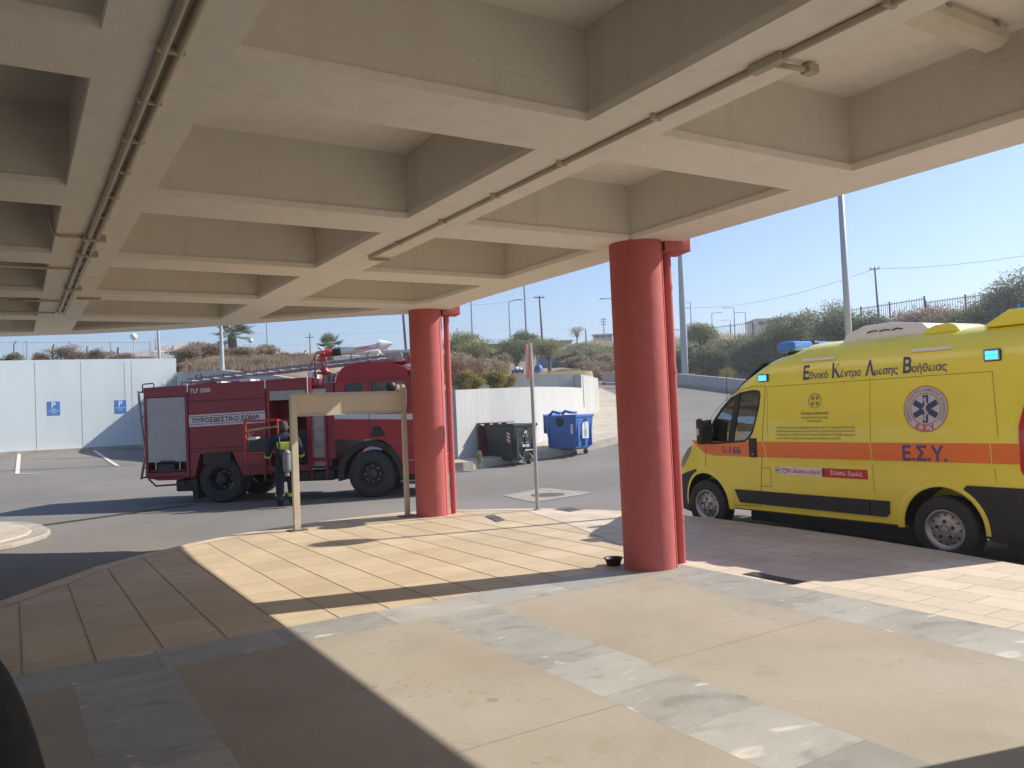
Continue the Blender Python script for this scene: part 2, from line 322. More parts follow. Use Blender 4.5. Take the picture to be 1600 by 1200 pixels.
m_ceil = concrete('painted_concrete', (.85, .81, .745), (.76, .72, .655))
m_ceil_shaded = concrete('painted_concrete_rib_shaded', (.74, .705, .645), (.63, .60, .545))  # same paint, darker: the shading of the coffer sides is put into the colour
m_red = concrete('red_column_paint', (.50, .135, .13), (.41, .10, .10), boards=0, chips=(.54, .16, .155))
m_pipe = M('conduit_cream', (.46, .40, .30), .45, var=.1)
m_white = M('white_wall_paint', (.43, .43, .415), .8, var=.12, scale=1.5, bump=.2, stretch=(1.6, 1.6, .22), detail=7)
m_bluewhite = M('pale_blue_wall_paint', (.60, .66, .67), .8, var=.05, scale=1.0, stretch=(1, 1, .25), detail=6)
m_kerb = M('kerb_stone', (.36, .33, .27), .85, var=.2, scale=3, bump=.3)
m_steel = M('galvanised_steel', (.40, .41, .42), .5, .55, var=.08, scale=3)
m_greymetal = M('grey_painted_metal', (.40, .43, .46), .5, .1, var=.06)
m_dark = M('dark_iron', (.05, .05, .05), .6, .3)
m_line = M('road_paint', (.62, .60, .55), .8, var=.25, scale=8)
m_wood = M('weathered_pole_wood', (.12, .10, .085), .9, var=.25, scale=3, stretch=(4, 4, .4))
m_beige = M('aged_cream_panel', (.60, .50, .36), .55, var=.10, scale=2.2, detail=7)
m_beigep = M('cream_painted_steel', (.52, .46, .36), .5, .1, var=.1)
m_whitep = M('white_plastic', (.78, .78, .76), .45, var=.03)
m_black = M('black_plastic', (.018, .018, .019), .5, var=.15)
m_rub = M('tyre_rubber', (.035, .034, .033), .75, var=.2, scale=6)
m_glass = M('dark_glass', (.02, .025, .03), .04, var=0, coat=.3)

# ------------------------------------------------------------------ land: knots of (distance, height) along directions seen from the canopy
Fh = Vector((math.sin(YAW), math.cos(YAW), 0)); Rh = Vector((math.cos(YAW), -math.sin(YAW), 0))
Z0 = -.22
ST = [  # px, flat end, B(d,z), C, D, E, F
 (-1500, 15, 17, .0, 17.4, 4.0,50, 4.7, 80, 4.9, 110, 5),
 (-500, 20, 27.4, .5, 27.8, 4.3, 50, 4.8, 80, 4.9, 110, 5),
 (0, 22, 33, .7, 33.4, 4.4, 50, 4.7, 80, 4.9, 110, 5),
 (272, 22, 37.1, .66, 37.5, 4.55, 50, 4.9, 80, 5.2, 110, 6),
 (278, 22, 37.3, .64, 37.7, 4.0, 49, 4.9, 75, 5.4, 110, 6.2),
 (290, 22, 35.2, .5, 35.7, 3.75, 45, 5.2, 60, 6.4, 110, 7),
 (500, 22, 29, .2, 29.5, 2.9, 40, 4.3, 60, 5.8, 110, 6.5),
 (700, 24.5, 27.2, .0, 27.6, 2.15, 36, 2.6, 75, 5.6, 110, 7.2),
 (839, 26, 30.9, .27, 31.4, 2.15, 42, 2.9, 75, 5.2, 110, 8.6),
 (905, 26, 36, .78, 36.5, 2.2, 44, 3.0, 75, 5.3, 110, 9.6),
 (926, 26, 39, 1.08, 39.5, 2.2, 48, 3.0, 75, 5.4, 110, 9.8),
 (929, 26, 62.4, 3.4, 62.9, 3.55, 68, 4.2, 82, 6.2, 110, 10),
 (1000, 26, 60, 3.18, 60.5, 3.3, 66, 4.2, 98, 8.6, 110, 9.2),
 (1055, 26, 57.7, 2.95, 58.2, 3.1, 64, 4.2, 98, 8.8, 110, 9),
 (1140, 26, 50.9, 2.27, 51.4, 2.4, 57, 3.4, 92, 8.6, 110, 9),
 (1250, 26, 43, 1.48, 43.5, 1.6, 48, 2.7, 78, 7.7, 110, 8),
 (1450, 26, 35, .68, 35.5, .8, 40, 1.8, 64, 6.9, 110, 7.5),
 (1600, 26, 31, .28, 31.5, .4, 36, 1.6, 58, 7.0, 110, 7.5),
 (2600, 26, 31, .28, 31.5, .4, 36, 1.6, 58, 7.0, 110, 7.5)]
STA = np.array(ST, float)
def knots(px): return [float(np.interp(px, STA[:, 0], STA[:, k])) for k in range(1, 12)]
def terr_pd(px, d):
    k = knots(px); ds = [0, k[0], k[1], k[3], k[5], k[7], k[9], 4000]; zs = [Z0, Z0, k[2], k[4], k[6], k[8], k[10], k[10]]
    return float(np.interp(d, ds, zs))
def terr(x, y):
    d = x*Fh.x+y*Fh.y; u = x*Rh.x+y*Rh.y
    if d < 3: return Z0
    return terr_pd(800+u/d*FPX, d)
def ray(px, py): return (FX*FPX+RX*(px-800)-UX*(py-600))
def at(px, py, d):
    v = ray(px, py); return EYE+v*(d/v.dot(Fh))
def gp(px, py, z=0):
    v = ray(px, py); return EYE+v*((z-1.6)/v.z)
def hit(px, py, off=0):
    v = ray(px, py); v = v/v.dot(Fh); d = 3.
    while d < 200:
        p = EYE+v*d
        if p.z <= terr(p.x, p.y)+off: return p
        d += .05
    return EYE+v*60
def polar(px, d, dz=0):
    p = Fh*d+Rh*((px-800)/FPX*d); return Vector((p.x, p.y, terr_pd(px, d)+dz))
# ------------------------------------------------------------------ ground sheets
def sheet(name, mat, rows):
    o = MB().grid(rows).build(name, mat); o.data.shade_smooth(); return structure(o)
pxs = list(range(-1500, 2601, 20))+[926, 929, 932]; pxs = sorted(set(pxs))
rows = []
for px in pxs:
    k = knots(px); ds = [1.5, 6, 12, k[0], (k[0]+k[1])/2, k[1]]
    rows.append([polar(px, d) for d in ds])
sheet('road', m_asph, rows)
rows = []
for px in pxs:
    k = knots(px); ds = [k[1], k[3]]+list(np.linspace(k[3], k[5], 4)[1:])+list(np.linspace(k[5], k[7], 7)[1:])+list(np.linspace(k[7], k[9], 5)[1:])+[160, 300]
    r = []
    for i, d in enumerate(ds):
        p = polar(px, d)
        if i > 2: p.z += .18*math.sin(px*.021+d*.31)+.12*math.sin(px*.057-d*.7)
        r.append(p)
    rows.append(r)
sheet('hillside', m_earth, rows)
structure(MB().add([(-460, -460, -.3), (460, -460, -.3), (460, 460, -.3), (-460, 460, -.3)], [(0, 1, 2, 3)]).build('ground', m_earth))
# far hills
def hill(px0, px1, d, prof, name, mat):
    top = []; base = []; back = []
    for i, (px, py) in enumerate(prof):
        p = at(px, py, d); top.append(p); base.append(Vector((p.x, p.y, -1))-Fh*40); back.append(Vector((p.x, p.y, -1))+Fh*30)
    o = MB().grid([base, [b.lerp(t, .6)+Fh*12 for b, t in zip(base, top)], top, back]).build(name, mat, smooth=True); return structure(o)
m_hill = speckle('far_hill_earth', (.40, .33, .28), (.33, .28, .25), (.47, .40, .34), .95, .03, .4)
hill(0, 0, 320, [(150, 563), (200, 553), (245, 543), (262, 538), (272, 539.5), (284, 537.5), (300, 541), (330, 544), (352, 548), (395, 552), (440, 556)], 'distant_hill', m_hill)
m_hill2 = speckle('far_ridge_haze_blue', (.36, .42, .48), (.33, .39, .45), (.39, .45, .51), .95, .02, .2)  # distance haze put into the ridge colour as blue-grey
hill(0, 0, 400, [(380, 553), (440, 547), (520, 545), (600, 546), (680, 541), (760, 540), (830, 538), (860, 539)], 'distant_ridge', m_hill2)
hill(0, 0, 130, [(1330, 506), (1400, 498), (1430, 494), (1452, 486), (1470, 488), (1490, 490), (1515, 479), (1530, 477), (1560, 474), (1620, 476), (1750, 470)], 'earth_mound', m_earth)

# ------------------------------------------------------------------ forecourt platform
edge = [(-14, 3), (-9, 3.5), (-5, 4.8), (-2.2, 6.7), (-.9, 8.2), (-.13, 9.17), (.8, 10.6), (1.35, 11.1), (2.02, 11.62), (2.71, 12.0), (3.3, 12.2), (3.9, 12.33), (4.7, 12.4), (5.4, 12.35), (6.1, 12.0), (6.7, 11.45), (7.3, 10.8), (7.75, 9.9), (8.05, 9), (8.14, 8), (8.12, 6.8), (8.06, 5.8), (7.9, 4.7), (7.72, 3.84), (7.5, 2), (7.3, 0), (7.2, -12)]
poly = edge+[(-14, -12)]
structure(MB().prism(poly, 'z', -.6, 0).build('pavement', m_tile))
def sheet_poly(name, mat, pts, z):
    return structure(MB().add([(x, y, z) for x, y in pts], [tuple(range(len(pts)))]).build(name, mat))
# grooves between the long rows of sandstone
b = MB(); b2 = MB()
def rim_y(x):
    ys = [p[1]+(q[1]-p[1])*(x-p[0])/(q[0]-p[0]) for p, q in zip(edge, edge[1:]) if (p[0]-x)*(q[0]-x) <= 0 and p[0] != q[0]]
    return max(ys)-.26
for k in range(-14, 15):
    x = .03+.435*k; x_ = min(x, 6.9)
    y1 = rim_y(x)
    if x < 6.6 and y1 > 6.5: b.add([(x-.006, 6.31, .003), (x+.006, 6.31, .003), (x+.006, y1, .003), (x-.006, y1, .003)], [(0, 1, 2, 3)]); b2.add([(x+.007, 6.31, .0032), (x+.012, 6.31, .0032), (x+.012, y1, .0032), (x+.007, y1, .0032)], [(0, 1, 2, 3)])
structure(b.build('tile_groove', M('groove_dirt', (.34, .255, .16), .9, var=.3, scale=6))); structure(b2.build('tile_groove', M('groove_light_side', (.62, .52, .38), .8)))  # flat strips; the pale one draws each groove's light side in colour
# pale stone tiles beyond the columns on the ambulance side, a row of edge stones round the rim
def offset(pts, w):
    out = []
    for i, p in enumerate(pts):
        a = Vector(pts[max(i-1, 0)]); b = Vector(pts[min(i+1, len(pts)-1)]); d = (b-a).normalized(); out.append((p[0]+d.y*w, p[1]-d.x*w))
    return out
inner = offset(edge, .22)
rows = [[(x, y, .004) for x, y in edge], [(x, y, .004) for x, y in inner]]
structure(MB().grid(rows).build('kerb_edging', M('edging_stone', (.52, .43, .32), .7, var=.15, scale=2)))
side = [(5.60, 6.32), (5.60, -12)]+[(x, y) for x, y in inner[::-1] if y < 12.1 and x > 6.4]
side = [(5.60, 6.32), (5.60, -12), (6.97, -12), (7.07, 0), (7.28, 2), (7.5, 3.84), (7.68, 4.7), (7.84, 5.8), (7.9, 6.8), (7.92, 8), (7.83, 9), (7.55, 9.8), (7.12, 10.66), (6.9, 10.9), (6.5, 9.2)]
sheet_poly('side_paving', m_tile2, side, .0045)
Z1 = .004
for i, (x0, x1) in enumerate(((-9.45, -8.9), (-4.57, -4.0), (.30, .87), (2.73, 3.33), (4.99, 5.60))):
    so_ = sheet_poly('marble_strip', m_marb, [(0, -12), (x1-x0, -12), (x1-x0, 5.80), (0, 5.80)], Z1); so_.location.x = x0
sheet_poly('marble_band', m_marb2, [(-14, 5.80), (5.60, 5.80), (5.60, 6.31), (-14, 6.31)], Z1)
for x0, x1, mt in ((-4.0, .30, m_tile), (.87, 2.73, m_conc), (3.33, 4.99, m_conc)):
    if mt is m_conc:
        ys = [-12, -3.9, -1.4, 1.02, 3.45, 5.80] if x0 < 2 else [-12, -3.6, -1.1, 1.35, 3.86, 5.80]
        for a, b in zip(ys, ys[1:]):
            sheet_poly('concrete_slab', mt, [(x0, a+.0015), (x1, a+.0015), (x1, b-.0015), (x0, b-.0015)], Z1)
    else: sheet_poly('concrete_slab', m_conc, [(x0, -12), (x1, -12), (x1, 5.80), (x0, 5.80)], Z1)

# ------------------------------------------------------------------ road things
def cover(pts, name, label, cat, mat, h=.012, slots=0, off=0.005):
    c = sum((p for p in pts), Vector())/len(pts)
    t = thing(name, label, cat, (c.x, c.y, c.z))
    q = [p-c for p in pts]
    b = MB(); n = len(q); b.add([(p.x, p.y, off) for p in q]+[(p.x, p.y, off+h) for p in q], [tuple(range(n))[::-1], tuple(range(n, 2*n))]+[(i, (i+1) % n, n+(i+1) % n, n+i) for i in range(n)])
    b.build('frame', mat, t)
    return t, q
m_cast = M('cast_iron', (.13, .115, .10), .7, .4, var=.25, scale=12, bump=.4, bscale=80)
t, q = cover([gp(758, 807), gp(771, 804.5), gp(790, 813), gp(776, 816)], 'manhole_cover', 'small rectangular rusty cover set in tiles near the far red column', 'drain cover', m_cast, .004)
MB().box(-.1, .1, -.01, .01, .010, .014).build('handle_slot', m_dark, t)
t, q = cover([gp(866, 796.5), gp(888, 793), gp(912, 796.5), gp(890, 800.5)], 'manhole_cover', 'square brown inspection cover at the rim of the forecourt right of the sign pole', 'drain cover', m_cast, .004)
MB().box(-.1, .1, -.01, .01, .010, .014).build('handle_slot', m_dark, t)
# drain grate beside near column
t = thing('drain_grate', 'black slotted floor drain grate beside the near red column', 'drain grate', (5.74, 4.98, .006), R(0))
MB().box(-.075, .075, -.29, .29, 0, .003).build('frame', m_dark, t)
b = MB()
for i in range(14): b.box(-.06, .06, -.27+i*.04, -.27+i*.04+.018, .003, .009)
b.build('slats', m_cast, t)
# linear drain across the road
p0 = hit(20, 828); p1 = hit(150, 810); p2 = hit(330, 778)
t = thing('linear_drain', 'long narrow drain channel crossing the asphalt by the island', 'drain', (p0.x, p0.y, Z0))
dv = (p1-p0); dv.z = 0; L1 = dv.length*2.4; dn = dv.normalized(); ang = math.atan2(dn.y, dn.x)
t.rotation_euler = (0, 0, ang)
MB().box(0, L1, -.11, .11, .004, .008).build('channel', m_dark, t)
b = MB()
for i in range(int(L1/.07)): b.box(i*.07, i*.07+.03, -.1, .1, .008, .014)
b.build('grating', m_cast, t)
# patch round the round manhole
c = hit(856, 774); t = thing('manhole_cover', 'round manhole in a pale diamond concrete patch on the road', 'manhole', (c.x, c.y, Z0))
pp = [hit(785, 775), hit(835, 785.5), hit(928, 770.5), hit(850, 763)]
MB().add([(p.x-c.x, p.y-c.y, .008) for p in pp], [(0, 1, 2, 3)]).build('concrete_patch', M('patch_concrete', (.30, .27, .23), .9, var=.3, scale=5), t)
MB().lathe([(.001, .016), (.32, .016), (.36, .012), (.36, .004)], (0, 0, 0), 'z', 28).build('cover', m_cast, t)
# parking lines and seam
def ribbon(name, pts, w, mat, dz):
    rows = [[], []]
    for i, p in enumerate(pts):
        a = pts[max(i-1, 0)]; b = pts[min(i+1, len(pts)-1)]; d = (b-a); d.z = 0; d.normalize(); n = Vector((-d.y, d.x, 0))*w/2
        for k, q in ((0, p+n), (1, p-n)): rows[k].append(Vector((q.x, q.y, terr(q.x, q.y)+dz)))
    return MB().grid(rows).build(name, mat)
def lerpn(a, b, n=8): return [a.lerp(b, i/(n-1)) for i in range(n)]
for a, b in (((146, 704), (184, 729)), ((30, 710), (27, 741)), ((-60, 715), (-130, 746))):
    structure(ribbon('parking_line', lerpn(hit(*a), hit(*b)), .13, m_line, .02))
structure(ribbon('asphalt_seam', lerpn(hit(-120, 743), hit(212, 727), 14), .07, M('tar', (.07, .07, .07), .8), .02))
structure(ribbon('parking_line', lerpn(hit(20, 741.5), hit(64, 740), 4), .07, m_line, .022))
# island at the left
isl = [hit(-200, 822), hit(0, 822), hit(40, 823), hit(66, 827), hit(79, 835), hit(72, 843), hit(48, 850), hit(20, 858), hit(-60, 872), hit(-300, 900)]
bt = thing('traffic_island', 'tan paved kerbed island at the left edge of the road', 'traffic island', (isl[4].x, isl[4].y, Z0))
ip = [(p.x-isl[4].x, p.y-isl[4].y) for p in isl]; cc = Vector((sum(p[0] for p in ip)/len(ip), sum(p[1] for p in ip)/len(ip)))
MB().prism(ip, 'z', 0, .09).build('kerb', m_kerb, bt, bevel=.02)
ii = offset(ip+[ip[0]], .28)[:-1]
MB().prism(ii, 'z', .05, .11).build('paving', m_walk, bt, bevel=.02)

# ------------------------------------------------------------------ walls
def wall_between(name, mat, pts, h, th, parent=None, z1=None):
    """pts: ground points; top at z1 (list) or base+h; wall thickness th away from camera"""
    b = MB(); n = len(pts); base = []; top = []; tb = []; bb = []
    for i, p in enumerate(pts):
        a = pts[max(i-1, 0)]; c = pts[min(i+1, n-1)]; d = (c-a); d.z = 0; d.normalize(); nn = Vector((-d.y, d.x, 0))
        if nn.dot(Fh) < 0: nn = -nn
        zt = z1[i] if z1 else p.z+h
        base.append(Vector((p.x, p.y, p.z-.6))); top.append(Vector((p.x, p.y, zt)))
        tb.append(Vector((p.x, p.y, zt))+nn*th); bb.append(Vector((p.x, p.y, p.z-.6))+nn*th)
    b.grid([base, top, tb, bb, base])
    m = len(base); b.add([base[0], top[0], tb[0], bb[0]], [(0, 1, 2, 3)]); b.add([base[-1], top[-1], tb[-1], bb[-1]], [(3, 2, 1, 0)])
    return b.build(name, mat, parent)
# pale blue-white retaining wall of the car park
t = thing('retaining_wall', 'tall pale blue-white concrete retaining wall behind the parking bays', 'wall', (0, 0, 0))
WPX = (-500, -300, -60, 0, 57, 127, 194, 205, 276)
def wall_d(px):
    a = (px-800)/FPX; return (33+.78*.634*33)/(1-.78*a)*1.0 if False else (33+.78*20.9)/(1+.78*-a)
wp = [polar(px, wall_d(px)) for px in WPX]
for p in wp: p.z = .5
zt = [float(np.interp(px, [-500, 0, 276], [4.3, 4.55, 4.68])) for px in WPX]
o = wall_between('wall', m_bluewhite, wp, 4, .35, t, zt)
b = MB()
for px in (55, 127, 195, 206):
    p = polar(px, wall_d(px)-.012); b.box(-.007, .007, .006, .014, p.z-.1, 4.52, Matrix.Translation((p.x, p.y, 0)) @ Matrix.Rotation(-YAW+R(38), 4, 'Z'))
each(b, 'joint', M('wall_joint', (.40, .46, .48), .8), t)
b = MB(); rows = [[Vector((p.x, p.y, zz)) for p, zz in zip([polar(px, wall_d(px)-k_) for px in range(-500, 277, 40)], [terr_pd(px, wall_d(px)-.4)+dz_ for px in range(-500, 277, 40)])] for k_, dz_ in ((.22, -.1), (.22, .15), (.0, .16))]
b.grid(rows).build('kerb', m_kerb, t)
# parking signs on that wall
m_pblue = M('parking_sign_blue', (.06, .19, .50), .45, var=.04)
for px, py, lab, lines in ((84, 638, 'blue parking sign with three lines of text, left of two on the wall', 3), (188.5, 635.5, 'blue parking sign right of two, close to the fire truck', 2)):
    p = at(px, py, wall_d(px)-.025); t = thing('parking_sign', lab, 'sign', p, -YAW+R(38), 'parking signs on the retaining wall')
    w, h = .235, .29
    MB().box(-w, w, -.006, .006, -h, h).build('panel', m_pblue, t, bevel=.004)
    vs, fs, bb = textmesh('P', .34, .008); cx = (bb[0]+bb[1])/2
    MB().add([(v.x-cx, -.008, v.y+.03) for v in vs], fs).build('letter', m_whitep, t)
    for k, s in enumerate(('ΘΕΣΗ', 'ΣΤΑΘΜΕΥΣΗΣ', 'ΑΜΕΑ')[3-lines:]):
        vs, fs, bb = textmesh(s, .07); sc = min(1, .4/(bb[1]-bb[0])); cx = (bb[0]+bb[1])/2
        MB().add([((v.x-cx)*sc, -.008, v.y-.06-k*.08) for v in vs], fs).build('lettering', m_whitep, t)
# white retaining wall behind the truck and round to the bins
t = thing('low_retaining_wall', 'white board-marked curved concrete wall behind the bins', 'wall', (0, 0, 0))
cp = [(276.5, 37.0, 4.0), (284, 35.0, 3.85), (345, 32.6, 3.75), (430, 30.4, 3.3), (520, 28.7, 2.8), (600, 27.6, 2.5), (660, 27.25, 2.33)]
wpt = [polar(px, d) for px, d, z in cp]; zts = [z for _, _, z in cp]
for px, py in ((716, 717.3), (770, 706), (805, 699), (839, 691.5), (870, 678), (897, 664), (911, 655)):
    wpt.append(hit(px, py, .24)); zts.append(2.33+.14*min(1, max(0, (px-716)/180)))
m_board = M('white_boarded_concrete', (.46, .465, .455), .8, var=.09, scale=5, bump=.35, bscale=20, stretch=(1.8, 1.8, .12), detail=6)
o = wall_between('wall', m_board, wpt, 2, .25, t, zts)
q = [wpt[-1], hit(924, 647, .24), hit(936.5, 638.5, .24)]
wall_between('end_block', m_white, q, 2, .3, t, [3.08, 3.06, 3.02])
e0 = q[-1]; e1 = e0+Fh*5.5-Rh*1.3; e2 = e1+Fh*6-Rh*4
wall_between('return_wall', m_white, [e0+Rh*.0, e1, e2], 2, -.3, t, [3.02, 3.04, 3.1])
tp = thing('parapet_wall', 'grey-white parapet wall set back above the curved wall', 'wall', (0, 0, 0))
pa = at(911, 586, wpt[-1].dot(Fh)+.3); pb = at(799, 590, 35.5); pc = at(700, 592, 34.5)
wall_between('wall', m_white, [Vector((pa.x, pa.y, 2.2)), Vector((pb.x, pb.y, 2.2)), Vector((pc.x, pc.y, 2.2))], 1, .22, tp, [3.07, 3.0, 2.95])
tq = thing('garden_wall', 'low white garden wall on the upper terrace behind the parapet', 'wall', (0, 0, 0))
pa = at(902, 583.5, 43); pb = at(745, 588.5, 41); 
wall_between('wall', m_white, [Vector((pb.x, pb.y, 2.6)), Vector((pa.x, pa.y, 2.7))], 1, .8, tq, [pb.z, pa.z])
# sidewalk by the bins
kp = [polar(520, 26.6), polar(640, 25.3), hit(716, 736.5), hit(765, 727.5), hit(835, 717.5), hit(901, 706.5), hit(960, 693), hit(992, 681), hit(1012, 664), hit(1010, 647), hit(985, 633), hit(957, 622), hit(938, 612.5)]
for i in (0, 1): kp[i].z = terr(kp[i].x, kp[i].y)
# smooth the kerb line
def smooth_line(P, it=2):
    for _ in range(it):
        Q = [P[0]]
        for a, b in zip(P, P[1:]): Q += [a.lerp(b, .25), a.lerp(b, .75)]
        P = Q+[P[-1]]
    return P
ks = smooth_line(kp)
inner_w = [polar(938, 70, 0), e1, e0]+[w for w in wpt[::-1] if w.dot(Rh) > -9]
pts = [Vector((p.x, p.y, terr(p.x, p.y)+.24)) for p in ks]
rows_o = [p.copy() for p in pts]
import mathutils.geometry as mg
loop = pts+[Vector((w.x+Fh.x*.05, w.y+Fh.y*.05, min(terr(w.x-Fh.x*.3, w.y-Fh.y*.3), -.22+.1*max(0, w.dot(Fh)-26))+.24)) for w in inner_w[1:]]
tri = mg.tessellate_polygon([[Vector((p.x, p.y, 0)) for p in loop]])
structure(MB().add(loop, [tuple(t_) for t_ in tri]).build('sidewalk', m_walk))
def kerb_line(P, w, h, name, seg=.8):
    b = MB(); acc = 0; prev = P[0]
    A = []; 
    for i, p in enumerate(P):
        a = P[max(i-1, 0)]; c = P[min(i+1, len(P)-1)]; d = (c-a); d.z = 0; d.normalize(); n = Vector((d.y, -d.x, 0))
        z = terr(p.x, p.y); A.append((Vector((p.x, p.y, z-.2))+n*w, Vector((p.x, p.y, z+h))+n*(w-.015), Vector((p.x, p.y, z+h+.004)), Vector((p.x, p.y, z-.2))))
    return structure(b.grid([[q[k] for q in A] for k in (0, 1, 2, 3)]).build(name, m_kerb))
kerb_line(ks, .16, .24, 'kerb')
# far kerb, pavement and low wall across the upper road
far = [polar(px, knots(px)[1]-.1) for px in list(range(860, 1601, 20))+[1700, 1900, 2200]]
far = [p for p in far if p.dot(Fh) > 0]
far = [polar(px, knots(max(px, 945))[1]-(1.6 if px < 1300 else .8)) for px in range(945, 1701, 20)]
kerb_line(far[::-1], .15, .16, 'kerb')
wf = [p+Fh*1.5 for p in far]
rows = [[Vector((p.x, p.y, terr(p.x, p.y)+.16)) for p in far], [Vector((p.x, p.y, terr(p.x-Fh.x*.4, p.y-Fh.y*.4)+.17)) for p in wf]]
structure(MB().grid(rows).build('sidewalk', m_walk))
t = thing('garden_wall', 'low white wall along the foot of the hedge bank above the upper road', 'wall', (0, 0, 0))
wall_between('wall', m_white, wf, .8, .25, t, [terr(p.x-Fh.x*.5, p.y-Fh.y*.5)+.85 for p in wf])
# ------------------------------------------------------------------ canopy
rx = [(-9.42+2.44*0, -8.9), (-6.98, -6.46), (-4.54, -4.02), (-2.10, -1.58), (.34, .86), (2.78, 3.31), (5.14, 5.9)]
ry = [(-8.65, -8.12), (-6.21, -5.68), (-3.77, -3.24), (-1.33, -.80), (1.11, 1.64), (3.55, 4.08), (5.99, 6.53), (8.34, 8.87), (10.69, 11.2), (12.95, 13.45), (15.2, 15.7), (17.5, 18.0)]
cedge = [(5.68, -9), (5.67, 2.7), (5.67, 8.8), (5.70, 10.2), (5.77, 10.9), (5.77, 11.3), (5.45, 11.7), (4.9, 12.05), (4.2, 12.62), (3.14, 13.65), (2.15, 14.57), (1.06, 15.33), (.09, 15.8), (-1.5, 16.4), (-4, 17), (-9, 17.6)]
outer = cedge+[(-9, -9)]
def clip(poly, a, b):
    out = []
    for i in range(len(poly)):
        p, q = poly[i], poly[(i+1) % len(poly)]
        sp = (b[0]-a[0])*(p[1]-a[1])-(b[1]-a[1])*(p[0]-a[0]); sq = (b[0]-a[0])*(q[1]-a[1])-(b[1]-a[1])*(q[0]-a[0])
        if sp >= 0: out.append(p)
        if (sp >= 0) != (sq >= 0):
            t_ = sp/(sp-sq); out.append((p[0]+(q[0]-p[0])*t_, p[1]+(q[1]-p[1])*t_))
    return out
hull = [(5.67, -9), (5.67, 10.4), (4.9, 12.1), (3.14, 13.65), (1.06, 15.33), (-1.5, 16.4), (-9, 17.6)]
cl = offset([hull[0]]+hull[1:], -.52)
cells = []
for (a, b) in zip(rx, rx[1:]):
    for (c, d) in zip(ry, ry[1:]):
        q = [(a[1], c[1]), (b[0], c[1]), (b[0], d[0]), (a[1], d[0])]
        for s0, s1 in zip(cl, cl[1:]):
            if not q: break
            q = clip(q, s0, s1)
        # drop slivers
        if len(q) >= 3:
            ar = abs(sum(q[i][0]*q[(i+1) % len(q)][1]-q[(i+1) % len(q)][0]*q[i][1] for i in range(len(q)))/2)
            if ar > .12:
                qq = [q[0]]
                for p in q[1:]:
                    if (Vector(p)-Vector(qq[-1])).length > .02: qq.append(p)
                cells.append(qq)
def grow(q, w):
    c = Vector((sum(p[0] for p in q)/len(q), sum(p[1] for p in q)/len(q))); out = []
    n = len(q)
    for i in range(n):
        a, p, b = Vector(q[i-1]), Vector(q[i]), Vector(q[(i+1) % n]); d1 = (p-a).normalized(); d2 = (b-p).normalized()
        n1 = Vector((d1.y, -d1.x)); n2 = Vector((d2.y, -d2.x)); m = (n1+n2); m = m/max(.3, m.dot(n1)); out.append(tuple(p+m*w))
    return out
def plate(name, mat, out, holes, z0, z1, parent, bevel=0):
    cu = bpy.data.curves.new(name, 'CURVE'); cu.dimensions = '2D'; cu.fill_mode = 'BOTH'
    for pl in [out]+holes:
        sp = cu.splines.new('POLY'); sp.points.add(len(pl)-1); sp.use_cyclic_u = True
        for k, p in enumerate(pl): sp.points[k].co = (p[0], p[1], 0, 1)
    cu.extrude = (z1-z0)/2
    o = bpy.data.objects.new(name, cu); COL.objects.link(o)
    dg = bpy.context.evaluated_depsgraph_get(); dg.update(); me = bpy.data.meshes.new_from_object(o.evaluated_get(dg)); bpy.data.objects.remove(o, do_unlink=True)
    for v in me.vertices: v.co.z += (z0+z1)/2
    bm = bmesh.new(); bm.from_mesh(me); bmesh.ops.remove_doubles(bm, verts=bm.verts, dist=1e-4); bmesh.ops.recalc_face_normals(bm, faces=bm.faces)
    for f in bm.faces: f.smooth = False
    bm.to_mesh(me); bm.free()
    return link(name, me, mat, parent)
can = thing('concrete_canopy', 'cream waffle slab canopy with deep square coffers above the forecourt', 'canopy', (0, 0, 3.2))
H = 3.2
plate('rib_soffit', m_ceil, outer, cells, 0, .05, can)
plate('ribs', m_ceil_shaded, outer, [grow(q, .022) for q in cells], .0502, .56, can)
sl_b = MB()
for a_, b_ in (((-20, 6.2), (20, 6.2)), ((20, 6.2), (-20, 6.2))): sl_b.prism(clip(outer[::-1] if False else outer, a_, b_), 'z', .54, .80)
sl_b.build('slab', m_ceil, can)

def warp(o):
    """the canopy falls gently towards the building: beyond the near column it rises 1 cm per metre"""
    for v in o.data.vertices:
        if v.co.y > 6.2:
            dz = .010*(v.co.y-6.2); k = 1+dz/1.6; v.co.x *= k; v.co.y *= k; v.co.z += dz
for o in list(COL.objects):
    if o.parent == can: warp(o)
